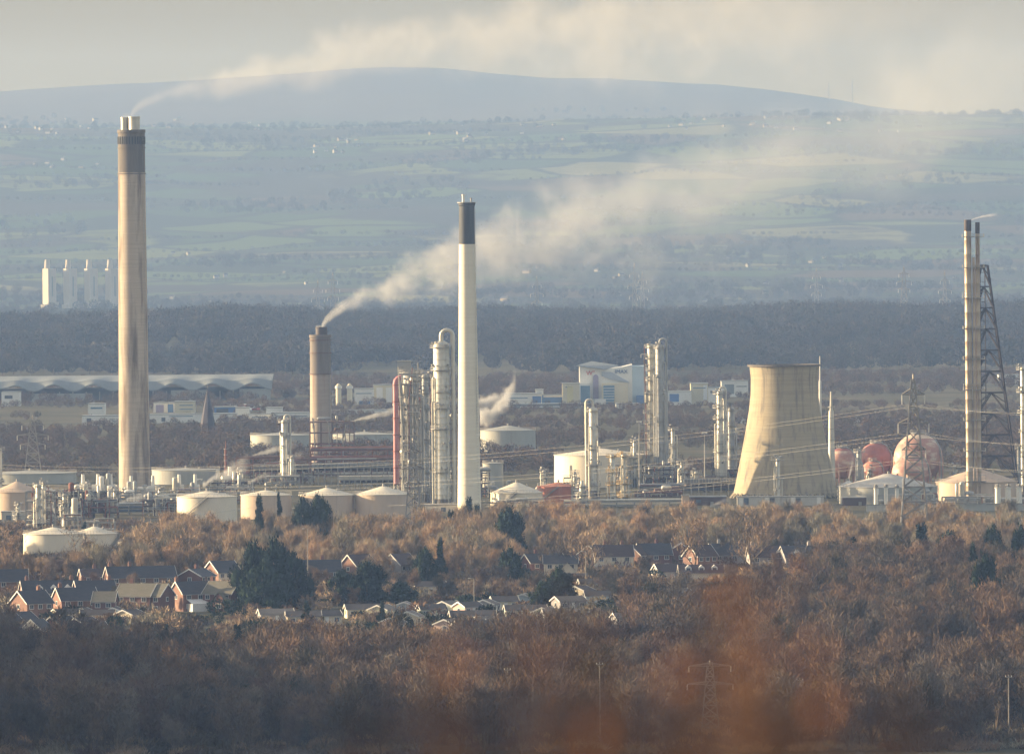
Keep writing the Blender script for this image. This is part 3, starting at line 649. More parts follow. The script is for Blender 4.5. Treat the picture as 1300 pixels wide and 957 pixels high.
# twin flare stacks and their lattice tower
D = 3985; p = base(1238, 620, D); H_ = top(1238, 280, D)
t = thing('flare_stack', 'tall twin-pipe flare stack with a flicker of vapour, left of the dark lattice tower', 'flare stack', p)
for dx, r_, dh in ((-2.0, 1.3, 0), (1.7, .80, -1.0), (.1, .5, -14)):
    b = MB(); pr = []
    z = 0
    while z < H_ + dh - 3: pr += [(r_, z), (r_ + .05, z + .1), (r_ + .05, z + .5), (r_, z + .6)]; z += 5.5
    pr.append((r_, H_ + dh)); b.lathe(pr, 18, (dx, -.5 if dx == .1 else 0, 0), True); b.build('riser', M('flare_pipe', (.52, .42, .30), (.40, .31, .22), scale=.5, st=(1, 1, .3), c3=(.22, .14, .10), s3=.6, st3=(1, 1, .1), f3=.54, rough=.5, metal=.3), t, True)
    MB().lathe([(r_ * 1.02, H_ + dh - 4), (r_ * 1.06, H_ + dh - 3.9), (r_ * 1.06, H_ + dh + .3), (r_ * .8, H_ + dh + .3), (r_ * .8, H_ + dh - 2)], 18, (dx, 0, 0), False).build('flare_tip', dark_steel, t, True) if dx != .1 else None
for k in range(9):
    z = H_ * (.07 + k * .109); b = MB(); b.box((0, 0, z), (8.2, 4, .25))
    for s in (-1, 1):
        b.rod((s * 4.1, -2, z), (s * 4.1, -2, z + 2.4 if k % 3 == 0 else z + 1.1), .07, n=4); b.rod((s * 4.1, 2, z), (s * 4.1, 2, z + 1.1), .07, n=4)
    b.rod((-4.1, -2, z + 1.1), (4.1, -2, z + 1.1), .06, n=4); b.rod((-4.1, -2, z + 2.4 if k % 3 == 0 else z + .55), (4.1, -2, z + 2.4 if k % 3 == 0 else z + .55), .06, n=4); b.build('platform', steel, t)
ladder(1.5, PI, 2, H_ * .97, steel, t)
def lattice(b, w0, w1, H_, n, t0, t1, n_in=0, cx=0, lean=0):
    """square lattice mast; half widths w0 to w1"""
    lev = [H_ * (1 - (1 - i / n) ** 1.25) for i in range(n + 1)]
    def cor(i):
        f = lev[i] / H_; w_ = w0 + (w1 - w0) * f; return [Vector((cx + lean * f + sx * w_, sy * w_, lev[i])) for sx, sy in ((-1, -1), (1, -1), (1, 1), (-1, 1))]
    for i in range(n):
        a, c = cor(i), cor(i + 1)
        for k in range(4):
            b.rod(a[k], c[k], t0, t0, 4, False); b.rod(a[k], c[(k + 1) % 4], t1, t1, 3, False); b.rod(a[(k + 1) % 4], c[k], t1, t1, 3, False); b.rod(c[k], c[(k + 1) % 4], t1, t1, 3, False)
D = 4020; H_ = top(1252, 337, D); p = base(1268, 620, D)
t = thing('lattice_tower', 'dark open lattice tower leaning its legs right of the flare stack', 'tower', p)
b = MB(); n = 11; L0 = (-wd(26, D), wd(26, D)); L1 = (-wd(18, D) - 0.0, -wd(3, D))
L1 = (wd(1242 - 1268, D), wd(1256 - 1268, D)); pv = None
for i in range(n + 1):
    f = i / n; z = H_ * f; xl = L0[0] * (1 - f) + L1[0] * f; xr = L0[1] * (1 - f) + L1[1] * f; hy = 7 * (1 - f) + 2.4 * f
    c = [Vector((xl, -hy, z)), Vector((xr, -hy, z)), Vector((xr, hy, z)), Vector((xl, hy, z))]
    if pv:
        for k in range(4):
            j = (k + 1) % 4; b.rod(pv[k], c[k], .42, .42, 4, False); b.rod(c[k], c[j], .26, .26, 3, False); mid = (c[k] + c[j]) / 2; b.rod(pv[k], mid, .24, .24, 3, False); b.rod(pv[j], mid, .24, .24, 3, False); q1 = (pv[k] + c[k]) / 2; q2 = (pv[j] + c[j]) / 2; b.rod(q1, mid, .14, .14, 3, False); b.rod(q2, mid, .14, .14, 3, False)
    pv = c
b.build('lattice_frame', M('dark_lattice_paint', (.028, .024, .032), (.045, .036, .04), scale=.5), t)
b = MB(); 
for i in range(24): b.box((L0[0] * (1 - i / 24) + L1[0] * (i / 24) + 2.2, 0, H_ * i / 24 + 1), (2.6, 2.2, .2))
b.rod((L0[0] + 1.2, 0, 0), (L1[0] + 1.2, 0, H_), .35, .35, 6); b.rod((L0[0] + 3.2, 0, 0), (L1[0] + 3.2, 0, H_), .2, .2, 6); b.build('stair_shaft', dark_steel, t)

# ---------------------------------------------------------------- storage tanks
def tank(label, px, D, wpx, yrim, yapex, mt, stair=True, roofm=None, group=None, rail=True, a_st=-2.2, zb=0):
    p = base(px, 600, D, zb); t = thing('storage_tank', label, 'tank', p, 0, group); r = wd(wpx, D) / 2; H_ = top(px, yrim, D) - zb; A = max(.4, top(px, yapex, D) - zb - H_)
    pr = []; n = max(3, int(H_ / 2.3))
    for i in range(n): z = H_ * i / n; pr += [(r + .03 * (n - i), z), (r + .03 * (n - i - .9), z + H_ / n)]
    MB().lathe(pr, 64, close=False).build('shell', mt, t, True)
    MB().lathe([(r + .28, H_ - .15), (r + .28, H_ + .05), (r * .97, H_ + .12), (r * .66, H_ + A * .38), (r * .33, H_ + A * .70), (r * .1, H_ + A * .96), (.05, H_ + A)], 64, close=False).build('roof', roofm or mt, t, True)
    if rail:
        b = MB(); railing(b, r + .1, H_ + .05, 48, t=.045); b.build('handrail', steel, t)
    b = MB(); b.rod((0, 0, H_ + A - .2), (0, 0, H_ + A + .9), .4, n=10); b.rod((r * .4, -r * .2, H_ + A * .5), (r * .4, -r * .2, H_ + A * .62 + .8), .25, n=8); b.build('roof_vent', steel, t)
    if stair:
        b = MB(); N = 26; pts = [circ(r + .7, a_st + 1.25 * k / N * min(1.5, H_ / r), H_ * k / N) for k in range(N + 1)]
        for u, v in zip(pts, pts[1:]):
            b.rod(u, v, .16, n=4, cap=False); b.rod(u + Vector((0, 0, 1.1)), v + Vector((0, 0, 1.1)), .05, n=3, cap=False); b.box(((u + v) / 2), (.9, .9, .12), math.atan2(u.y, u.x)); b.rod(v, v + Vector((0, 0, 1.1)), .04, n=3, cap=False)
        b.build('stairway', steel, t)
    return t
tank('big cream domed tank glowing in the sun behind the ochre-topped columns', 762, 4250, 116, 577, 569, cream_t, a_st=-1.2)
tank('grey-blue domed tank beyond the white chimney, right of it', 645, 4900, 70, 546, 540, grey_t, stair=False)
tank('cream low-domed tank just right of the white chimney foot', 656, 3975, 66, 625, 612, cream_t, roofm=cream_t)
tank('orange-red tank beside the cream low-domed one', 709, 4005, 53, 617, 612, orange_t, stair=True, a_st=-2.6)
tank('cream tank with a spiral stair on its sunny left side', 263, 3755, 76, 630, 623, cream_t, a_st=-2.7)
tank('peach tank half hidden by dark pines, right of the spiral-stair tank', 338, 3835, 64, 628, 622, peach_t, stair=False, roofm=cream_t)
tank('cream cone-roofed tank behind the dark pines left of centre', 415, 3840, 70, 628, 619, peach_t, stair=False, roofm=cream_t)
tank('cream cone-roofed tank behind the lattice pylon left of the silver column', 487, 3840, 72, 627, 617, peach_t, stair=False, roofm=cream_t)
tank('shaded grey tank with a pale cone roof under the gas spheres', 1128, 3965, 124, 617, 601, grey_t, stair=True, roofm=pale_wall, a_st=-1.0)
tank('peach tank with a rusty roof behind the flare stack at the right', 1240, 4000, 104, 611, 594, peach_t, stair=False, roofm=peach_t)
tank('cream tank nearest the camera at the lower left among bare trees', 68, 3420, 76, 677, 669, cream_t, a_st=-.7)
tank('second cream tank beside the nearest one, half behind bare trees', 120, 3480, 58, 677, 668, cream_t, a_st=-1.0)
tank('small cream tank peeping through the golden trees at the lower left', 158, 3490, 30, 690, 686, cream_t, stair=False)
tank('grey floating-roof tank at the far left edge, behind the steel unit', 38, 4380, 118, 600, 597, grey_t, stair=False)
tank('pale tank right of the tall chimney base', 236, 4350, 86, 596, 594, grey_t, stair=False)
tank('grey tank far behind the looped column, left of the brown chimney', 357, 4950, 78, 552, 549, grey_t, stair=False)
tank('grey tank far behind the racks, right of the brown chimney', 463, 4960, 84, 551, 548, grey_t, stair=False)
tank('upright grey tank right of the white chimney', 626, 4230, 26, 588, 586, grey_t, stair=False)
tank('peach domed tank left of the stubby columns at the left edge', 22, 3860, 62, 624, 611, peach_t, stair=False)
tank('low cream tank behind the stubby columns at the left', 52, 4000, 54, 626, 615, cream_t, stair=False)
tank('white drum-like tank right of the cooling tower foot', 1077, 4040, 26, 617, 610, white_p, stair=False)
for k, px in enumerate((1112, 1125, 1139)): tank(('left', 'middle', 'right')[k] + ' one of three upright white silos left of the right-hand pylon', px, 3890, 4.4, 620 - k % 2, 618, white_p, stair=False, group='upright white silos beside the right-hand pylon')
for k, px in enumerate((1267, 1280, 1294)): tank(('left', 'middle', 'right')[k] + ' one of three upright white silos at the right edge', px, 3890, 7, 619, 617, white_p, stair=False, group='upright white silos at the right edge')

def gas_sphere(label, px, py, rpx, D, mt, top_m=None):
    r = wd(rpx, D); c = at(px, py, D); p = base(px, 600, D); t = thing('gas_sphere', label, 'gas sphere', p, 0, 'spherical gas tanks behind the cone-roofed tank'); zc = c.z
    N = 24; pr = [(max(.03, r * math.sin(PI * k / N)), zc - r * math.cos(PI * k / N)) for k in range(N + 1)]; K = 19
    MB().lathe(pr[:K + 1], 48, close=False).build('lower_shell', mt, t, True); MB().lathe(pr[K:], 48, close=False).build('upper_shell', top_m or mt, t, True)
    for k in range(10):
        a = 2 * PI * k / 10 + .1; MB().rod(circ(r * .99, a, 0), circ(r * .99, a, zc + .5), .45, n=8).build('leg', mt, t, True)
    b = MB(); b.lathe([(r * .32, zc + r * .95), (r * .34, zc + r * 1.01), (r * .30, zc + r * 1.03), (.05, zc + r * 1.05)], 20, close=False); railing(b, r * .33, zc + r * 1.02, 14); b.rod((0, 0, zc + r), (0, 0, zc + r * 1.15), .3, n=6); b.build('top_platform', steel, t)
    b = MB(); a0 = -.5; pts = [Vector((math.cos(a0) * r * 1.04, math.sin(a0) * r * 1.04, z)) for z in (0, zc)] + [Vector((math.cos(a0) * r * q, math.sin(a0) * r * q, zc + r * h)) for q, h in ((.98, .45), (.72, .85), (.34, 1.02))]
    b.path(pts, .28, 5); b.build('stairway', steel, t); return t
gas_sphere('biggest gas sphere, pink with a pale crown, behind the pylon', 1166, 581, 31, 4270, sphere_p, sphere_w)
gas_sphere('front pink gas sphere overlapping the biggest one', 1157, 602, 25, 4130, sphere_p, sphere_p)
gas_sphere('dark red gas sphere behind, in the middle of the group', 1112, 584, 22, 4290, sphere_r)
gas_sphere('bright orange-red gas sphere in front of the dark red one', 1108, 600, 15, 4160, M('orange_sphere', (.54, .23, .15), (.44, .17, .12), scale=.3, c3=(.58, .38, .28), s3=.3, f3=.55, rough=.5))
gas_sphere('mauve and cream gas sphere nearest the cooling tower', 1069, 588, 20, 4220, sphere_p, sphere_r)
# ---------------------------------------------------------------- racks, units, low plant
def unit(label, px0, px1, D, ytop, levels, depth=14, seed=1, fm=steel, vm=(alu, alu_b), dens=1.0, name='process_unit', vents=0, bay=5.0, ybase=None):
    """open steel structure: frame, decks, vessels, exchangers, pipes"""
    q = random.Random(seed); pc = base((px0 + px1) / 2, 600, D); W_ = wd(px1 - px0, D); H_ = top((px0 + px1) / 2, ytop, D)
    t = thing(name, label, 'process unit', pc); nb = max(1, round(W_ / bay)); xs = [-W_ / 2 + W_ * i / nb for i in range(nb + 1)]; zs = [H_ * (k + 1) / levels for k in range(levels)]
    f = MB()
    for x in xs:
        for y in (-depth / 2, 0, depth / 2): f.box((x, y, H_ / 2), (.32, .32, H_))
    for z in zs:
        for y in (-depth / 2, 0, depth / 2): f.box((0, y, z - .2), (W_, .26, .36))
        for x in xs: f.box((x, 0, z - .21), (.24, depth, .30))
    for k in range(nb):
        if q.random() < .45:
            z1 = q.choice(zs); z0 = z1 - H_ / levels; a, b_ = xs[k], xs[k + 1]
            f.rod((a, -depth / 2, z0), (b_, -depth / 2, z1), .1, n=4, cap=False); f.rod((b_, -depth / 2, z0), (a, -depth / 2, z1), .1, n=4, cap=False)
    f.build('steel_frame', fm, t)
    for z in zs:
        b = MB(); x0, x1 = sorted((q.choice(xs), q.choice(xs)))
        if x1 - x0 < 4: x0, x1 = xs[0], xs[-1]
        b.box(((x0 + x1) / 2, 0, z + .05), (x1 - x0, depth - .6, .1)); n = int((x1 - x0) / 1.6) + 1
        for i in range(n + 1): xx = x0 + (x1 - x0) * i / n; b.rod((xx, -depth / 2 + .3, z), (xx, -depth / 2 + .3, z + 1.1), .05, n=3, cap=False)
        for h in (.55, 1.1): b.rod((x0, -depth / 2 + .3, z + h), (x1, -depth / 2 + .3, z + h), .05, n=3, cap=False)
        b.build('deck', fm, t)
    nv = int(dens * W_ * levels / 9)
    for i in range(min(26, nv)):
        z = q.choice([0.3] + [v + .1 for v in zs]); x = q.uniform(-W_ / 2 + 1, W_ / 2 - 1); y = -q.uniform(0, depth / 2 - 1.2); m_ = q.choice(vm); b = MB()
        if q.random() < .5:
            r = q.uniform(.5, 1.1); L_ = q.uniform(2.5, 6); b.lathe([(.05, 0), (r * .6, .15), (r, .6), (r, L_ - .6), (r * .6, L_ - .15), (.05, L_)], 12, (0, 0, 0), False)
            b.v = [(x + c - L_ / 2, y + a, z + r + .5 + bb) for a, bb, c in b.v]; b.box((x - L_ * .3, y, z + .3), (.3, r * 1.4, .7)); b.box((x + L_ * .3, y, z + .3), (.3, r * 1.4, .7)); b.build('drum', m_, t, True)
        else:
            r = q.uniform(.45, 1.15); h = q.uniform(2.4, 7.0); b.lathe([(r * .8, z), (r, z + .4), (r, z + h - .4), (r * .6, z + h - .1), (.05, z + h)], 12, (x, y, 0), False); b.build('vessel', m_, t, True)
    for i in range(min(46, int(dens * W_ * levels / 5))):
        b = MB(); m_ = q.choice(vm + (rust, steel)); r = q.uniform(.09, .26); y = -depth / 2 - q.uniform(.1, .8) if q.random() < .5 else -q.uniform(0, depth / 2)
        if q.random() < .5:
            z = q.choice(zs) + q.uniform(.2, 1.2) * q.choice((-1, 1)); x0 = q.uniform(-W_ / 2, W_ / 2 - 3); x1 = min(W_ / 2, x0 + q.uniform(4, W_)); z2 = max(.5, z - q.uniform(1, 5))
            b.path([(x0, y, z2), (x0, y, z), (x0 + .3, y, z + .1), (x1 - .3, y, z + .1), (x1, y, z), (x1, y, max(.5, z - q.uniform(.5, 4)))], r, 6)
        else:
            x = q.uniform(-W_ / 2, W_ / 2); b.path([(x, y, .3), (x, y, q.uniform(.4, 1.08) * H_), (x + q.uniform(-1.5, 1.5), y + .3, H_ * q.uniform(.8, 1.1))], r, 6)
        b.build('pipe', m_, t, True)
    for i in range(vents):
        x = -W_ / 2 + W_ * (i + .5) / vents + q.uniform(-.5, .5); b = MB(); b.box((x, 0, H_ + 1.1), (4.2, 3.2, 2.2)); b.build('white_housing', white_p, t)
        b = MB(); b.rod((x + .3, 0, H_ + 2.2), (x + .3, 0, H_ + 6.2), .75, .6, 12); b.build('vent', white_p, t, True)
    return t
def rack(label, px0, px1, D, ytop, levels, npipe, seed, fm=steel, pm=(alu_b, steel), depth=8, bay=7.0, name='pipe_rack', rbig=.45):
    q = random.Random(seed); pc = base((px0 + px1) / 2, 600, D); W_ = wd(px1 - px0, D); H_ = top((px0 + px1) / 2, ytop, D); t = thing(name, label, 'pipe rack', pc)
    n = max(1, round(W_ / bay)); f = MB(); zs = [H_ * (k + 1) / levels for k in range(levels)]
    for i in range(n + 1):
        x = -W_ / 2 + W_ * i / n
        for y in (-depth / 2, depth / 2): f.box((x, y, H_ / 2), (.36, .36, H_))
        for z in zs: f.box((x, 0, z - .25), (.3, depth, .4))
    for z in zs:
        for y in (-depth / 2, depth / 2): f.box((0, y, z - .26), (W_, .22, .3))
    f.build('steel_frame', fm, t)
    for z in zs:
        for k in range(npipe):
            r = q.uniform(.15, rbig); y = -depth / 2 + .6 + (depth - 1.2) * k / max(1, npipe - 1); x0 = -W_ / 2 * (1 if q.random() < .7 else q.uniform(.2, 1)); x1 = W_ / 2 * (1 if q.random() < .7 else q.uniform(.2, 1))
            MB().rod((x0, y, z + r), (x1, y, z + r), r, n=8).build('pipe', q.choice(pm), t, True)
    return t
rack('long rust-red upper pipe rack running left from the broad grey column', 395, 512, 4440, 571, 3, 4, 1, rust, (rust, brown_st), rbig=.8)
rack('pale-topped pipe rack below the rust-red one, left of the broad grey column', 372, 512, 4360, 583, 3, 5, 2, brown_st, (pale_wall, brown_st, alu_b))
rack('dark red rack at the left, behind the looped column', 300, 386, 4400, 581, 3, 5, 3, rust, (brown_st, rust))
rack('cream pipe bridge low in front of the ochre-topped columns', 716, 872, 3935, 636, 2, 4, 4, steel, (cream_t, cream_t, alu), depth=6, rbig=.5)
rack('grey pipe rack left of the cooling tower, under the tallest right-hand column', 812, 944, 4150, 616, 3, 5, 5, dark_steel, (alu_b, brown_st, blue_d))
rack('low grey pipe rack at the right end behind the white silos', 1200, 1305, 3960, 634, 2, 4, 6, steel, (alu_b, pale_wall))
rack('low pipe rack crossing behind the left-hand tanks', 196, 330, 4050, 628, 2, 4, 7, steel, (alu_b, alu))
rack('blue-grey pipe rack at the left behind the golden trees', 96, 232, 3900, 640, 3, 5, 8, steel, (blue_d, alu_b, alu))
def cooler_bank(label, px0, px1, D, z0, n, seed, mt=blue_d):
    """row of air-cooler bays on legs with a fringe of fin tubes"""
    pc = base((px0 + px1) / 2, 600, D); W_ = wd(px1 - px0, D); t = thing('air_cooler', label, 'air cooler', pc); bw = W_ / n; f = MB()
    for i in range(n + 1):
        x = -W_ / 2 + bw * i
        for y in (-4, 4): f.box((x, y, z0 / 2), (.3, .3, z0))
    f.box((0, 0, z0 - .2), (W_, 8.2, .3)); f.box((0, -4.05, z0 + 1.9), (W_, .16, .2)); f.build('steel_frame', steel, t)
    for i in range(n):
        x = -W_ / 2 + bw * (i + .5); b = MB(); b.box((x, 0, z0 + .75), (bw * .92, 7.8, 1.3)); b.build('fan_box', mt, t)
        b = MB(); b.lathe([(bw * .36, z0 - .4), (bw * .42, z0 - 1.3), (bw * .36, z0 - 1.35)], 16, (x, -1.8, 0), False); b.build('fan_ring', dark_steel, t)
        b = MB()
        for k in range(5): xx = x - bw * .4 + bw * .8 * k / 4; b.box((xx, -4.0, z0 + .8), (.16, .18, 2.2))
        b.build('header', alu if i % 2 else pale_wall, t)
    return t
cooler_bank('long upper bank of air coolers above the cone-roofed tanks', 396, 512, 4300, 7.5, 14, 1)
cooler_bank('lower bank of air coolers with pale headers, right half', 430, 514, 4230, 4.2, 12, 2, pale_wall)
cooler_bank('short bank of air coolers behind the looped column', 322, 392, 4330, 6.5, 9, 3, dark_steel)
cooler_bank('bank of dark air coolers left of the cooling tower foot', 868, 944, 4080, 5.5, 8, 4, blue_d)
unit('brown steel boiler structure wrapped around the smoking chimney', 394, 450, 4470, 535, 5, 12, 11, brown_st, (alu_b, brown_st), .8)
unit('dark steelwork packed between the broad grey column and the silver one', 532, 553, 4050, 478, 11, 12, 12, dark_steel, (alu_b, steel), 1.4)
unit('steelwork clinging to the left flank of the broad grey column', 503, 513, 3995, 500, 8, 8, 13, steel, (alu, alu_b), 1.0)
unit('low cluttered steelwork between silver column and white chimney', 570, 590, 4010, 600, 5, 12, 14, dark_steel, (alu_b, alu), 1.5)
unit('left-hand steel unit with stubby columns and looping pipes', 34, 70, 3720, 623, 4, 12, 15, steel, (alu, white_p), 2.6)
unit('dark steel unit between the stubby columns and the tall chimney', 66, 106, 3830, 624, 4, 14, 16, dark_steel, (alu_b, alu, rust), 2.6)
unit('white-vented plant behind the left unit, left of the tall chimney', 96, 150, 4080, 622, 4, 14, 17, steel, (alu, alu_b, white_p), 2.6, vents=3)
unit('white-vented plant crossing the foot of the tall chimney', 152, 208, 4075, 624, 3, 12, 18, steel, (alu, alu_b, white_p), 2.6, vents=2)
unit('low steam-wreathed plant behind the spiral-stair tank', 216, 256, 4120, 622, 3, 12, 19, steel, (alu, alu_b), 1.5, vents=2)
unit('low steel plant behind the peach tank half hidden by pines', 262, 322, 4150, 612, 3, 12, 20, dark_steel, (alu, alu_b, white_p), 1.6, vents=1)
unit('white-skirted plant at the foot of the looped column', 338, 380, 4260, 604, 2, 10, 21, steel, (white_p, alu), 1.4)
unit('pipe-filled unit at the foot of the tallest right-hand column', 816, 856, 4225, 590, 5, 12, 22, dark_steel, (alu_b, alu), 1.2)
unit('small steel unit beside the slim column by the cooling tower', 904, 940, 4260, 596, 4, 10, 23, dark_steel, (alu_b, alu, rust), 1.2)
unit('narrow steelwork between orange tank and ochre-topped columns', 728, 746, 3960, 622, 4, 8, 24, steel, (alu, alu_b), 1.4)
unit('steelwork linking the two ochre-topped columns', 773, 799, 3975, 590, 5, 6, 25, steel, (alu, yellow), .8)
unit('cluttered pipe unit below the gas spheres, left of the silos', 1064, 1106, 4000, 622, 3, 10, 26, steel, (alu, white_p), 1.3)
unit('cluttered pipe unit right behind the three white silos by the pylon', 1108, 1190, 3920, 628, 2, 8, 27, steel, (alu, white_p, alu_b), 1.3)
unit('low plant left of the orange tank, in front of the cream domed tank', 622, 690, 3930, 637, 1, 8, 28, dark_steel, (alu, alu_b), 1.6)
unit('small steel unit right of the white chimney foot', 611, 622, 4090, 600, 5, 8, 29, dark_steel, (alu_b, alu), 1.3)
unit('cream vessels and pipes low at the left among the golden trees', 106, 146, 3640, 662, 2, 8, 30, steel, (cream_t, alu), 1.3)
unit('open steel frame in front of the broad grey column, hung with pipes', 511, 536, 3965, 474, 13, 5, 41, steel, (alu_b, steel, alu), .9)
unit('low dark pipework between the tall right-hand columns and the slim column', 852, 908, 4240, 606, 3, 10, 42, dark_steel, (alu_b, brown_st, alu), 1.3)
unit('low dark pipework left of the brown chimney behind the coolers', 318, 398, 4350, 590, 3, 10, 43, brown_st, (alu_b, brown_st, alu), 1.2)
for a in (('open steelwork with cream vessels low at the left among gold trees', 70, 104, 3660, 656, 2, 8, 51, steel, (alu, white_p), 2.6), ('jumbled pipe unit between the steel unit and the golden trees, left', 104, 150, 3860, 634, 3, 12, 52, dark_steel, (alu, alu_b, rust), 2.6),
          ('low dark pipe unit right of the tall chimney foot', 182, 226, 3880, 634, 3, 10, 53, dark_steel, (alu, alu_b), 2.6), ('low pipe unit behind the spiral-stair tank and peach tank', 288, 316, 4040, 618, 3, 8, 54, steel, (alu, alu_b), 1.5),
          ('vessel-filled steelwork between orange tank and looping-pipe column', 716, 736, 4080, 606, 4, 8, 55, steel, (alu, cream_t), 1.3), ('brown pipe unit in front of the tallest right-hand column', 806, 866, 4080, 624, 3, 10, 56, brown_st, (alu, alu_b, brown_st), 1.6),
          ('low pipe unit under the lattice tower at the right', 1196, 1262, 3900, 630, 2, 8, 57, steel, (alu, alu_b, white_p), 1.2), ('low pipework right of the white chimney, behind the cream low tank', 612, 700, 4120, 622, 2, 8, 58, dark_steel, (alu_b, alu), 1.2),
          ('slim open stair frame on the left side of the silver column', 551, 556, 3975, 470, 14, 4, 59, steel, (alu, alu_b), .6), ('slim pipe frame on the right side of the silver column', 575, 580, 3985, 520, 10, 4, 60, steel, (alu, alu_b), .8), ('platformed frame hugging the tallest right-hand column', 819, 824, 4240, 452, 14, 4, 61, steel, (alu, alu_b), .8)): unit(*a)
# arched red duct
D = 3990; t = thing('flue_duct', 'tall red duct bending over at its top, left of the broad grey column', 'duct', base(503.5, 600, D)); r = wd(3.4, D)
z1 = top(504, 486, D); pts = [(0, 0, 8)] + [(0, 0, z1 * .5), (0, 0, z1)] + [(wd(9, D) * (1 - math.cos(a)), 0, z1 + wd(9, D) * .8 * math.sin(a)) for a in (.4, .8, 1.2, 1.57)]
MB().path(pts, r, 16).build('duct', M('pink_red_duct', (.50, .22, .22), (.42, .17, .18), scale=.4, rough=.5), t, True)
b = MB()
for k in range(7): b.ring((0, 0, 8 + k * (z1 - 9) / 6), r, .25, .3, 16)
b.build('flange', rust, t); b = MB(); [b.rod((s * 1.2, u * 1.2, 0), (s * .8, u * .8, 8.5), .2, n=6) for s in (-1, 1) for u in (-1, 1)]; b.build('support_legs', steel, t)
# grey block and buildings
def block(name, label, cat, px0, px1, D, ytop, depth, mt, parts=(), z0=0, group=None, rz=0, roof=None):
    """a plain industrial building with openings; parts = (kind, px_from, px_to, y_from, y_to, material) on its front"""
    pc = base((px0 + px1) / 2, ytop, D); W_ = wd(px1 - px0, D); H_ = top((px0 + px1) / 2, ytop, D); t = thing(name, label, cat, (pc.x, D + depth / 2, 0), rz, group)
    MB().box((0, 0, H_ / 2), (W_, depth, H_)).build('wall', mt, t)
    MB().box((0, 0, H_ + .16), (W_ + .5, depth + .5, .3)).build('roof', roof or steel, t)
    for kind, a, c, ya, yb, pm in parts:
        xa, xb = wd(a - (px0 + px1) / 2, D), wd(c - (px0 + px1) / 2, D); za, zb = top(a, yb, D), top(a, ya, D); za = max(.1, za)
        MB().box(((xa + xb) / 2, -depth / 2 - .06, (za + zb) / 2), (xb - xa, .2, zb - za)).build(kind, pm, t)
    return t
block('boiler_house', 'tall plain grey block behind the broad grey column', 'building', 506, 523, 4150, 459, 8, M('grey_panel', (.40, .39, .37), (.36, .35, .33), scale=.1), [('louvre', 509, 519, 470, 474, steel)])
block('switch_house', 'dark brick building left of the cooling tower foot', 'building', 876, 922, 3960, 631, 12, brick_d, [('door', 902, 906, 637, 645, steel), ('window', 884, 890, 634, 638, blue_d)])
def bay_parts(px0, n, step):
    out = []
    for k in range(n):
        x = px0 + k * step; out += [('pier', x, x + 5.5, 631, 645, white_p), ('louvre', x + 6.5, x + 12.5, 632, 641, blue_d), ('panel', x + 13.5, x + step - 1, 633, 641, pale_wall)]
    return out
block('pump_house', 'long low pump house with white piers along the cooling tower foot', 'building', 936, 1046, 3940, 631, 8, pale_wall, bay_parts(938, 3, 33) + [('pier', 1037, 1042, 631, 645, white_p)])
block('control_building', 'dark maroon building right of the cooling tower foot', 'building', 1070, 1100, 3935, 632, 10, brick_d, [('door', 1090, 1094, 637, 645, steel)])
block('concrete_wall', 'long low pale concrete wall in front of the white silos', 'wall', 1100, 1204, 3850, 641, .6, pale_wall)
block('concrete_wall', 'long low grey wall below the flare stack and right-hand silos', 'wall', 1206, 1320, 3850, 640, .6, grey_t)
block('brick_chimney_block', 'upright peach block among bare trees right of the cream pipe bridge', 'building', 866, 875, 3850, 629, 4, peach_t)
block('switch_house', 'small white hut with an open frame right of the ochre-topped columns', 'building', 801, 812, 3990, 634, 5, white_p, [('door', 803, 810, 636, 645, blue_d)])
block('warehouse', 'low cream shed at the left below the left-hand steel unit', 'building', 2, 34, 3800, 650, 10, pale_wall, [('door', 8, 14, 654, 660, blue_d)])
block('warehouse', 'long pale shed roofed grey, low behind the silver column foot', 'building', 540, 590, 3900, 641, 8, pale_wall, [('door', 560, 566, 644, 650, blue_d)])
# storage hut roofs etc. seen above the belt of trees right of the pylon
block('warehouse', 'low cream shed behind bare trees under the silos by the pylon', 'building', 1098, 1138, 3560, 661, 8, cream_t, [('door', 1105, 1110, 668, 676, blue_d)])
block('warehouse', 'low cream shed behind bare trees at the right edge', 'building', 1268, 1312, 3560, 661, 8, cream_t, [('door', 1280, 1284, 668, 676, blue_d)])

# ---------------------------------------------------------------- pylons and cables
def pylon(label, px, D, ytop, arms, z=0.0, w=4.2, mt=None, th=.16, n=11, group=None, depth_z=None):
    H_ = top(px, ytop, D) - z; t = thing('pylon', label, 'pylon', base(px, ytop + 100, D, z), 0, group); mt = mt or M('pylon_steel', (.30, .28, .25), (.22, .20, .18), scale=.5, rough=.6, metal=.4)
    b = MB(); lattice(b, w, .55, H_ * .97, n, th, th * .6); b.rod((0, 0, H_ * .95), (0, 0, H_), th, n=4); b.build('lattice_body', mt, t)
    for hz, half in arms:
        zz = H_ * hz; b = MB(); ww = w + (.55 - w) * hz
        for s in (-1, 1):
            e = Vector((s * half, 0, zz))
            for y in (-1, 1): b.rod((s * ww * .5, y * ww * .8, zz), e, th * .7, n=4, cap=False); b.rod((s * ww * .5, y * ww * .6, zz + H_ * .035), e, th * .7, n=4, cap=False)
            for k in (1, 2, 3): f = k / 4; b.rod((s * (ww * .5 + (half - ww * .5) * f), 0, zz), (s * (ww * .5 + (half - ww * .5) * (f - .12)), 0, zz + H_ * .035 * (1 - f)), th * .5, n=3, cap=False)
        b.build('crossarm', mt, t)
        for s in (-1, 1):
            b = MB(); q_ = min(1, H_ / 42)
            for k in range(8): b.lathe([(.10 * q_, 0), (.26 * q_, .12 * q_), (.10 * q_, .3 * q_)], 8, (s * half, 0, zz - (.5 + k * .38) * q_), False)
            b.build('insulator', white_p, t)
    return t, H_
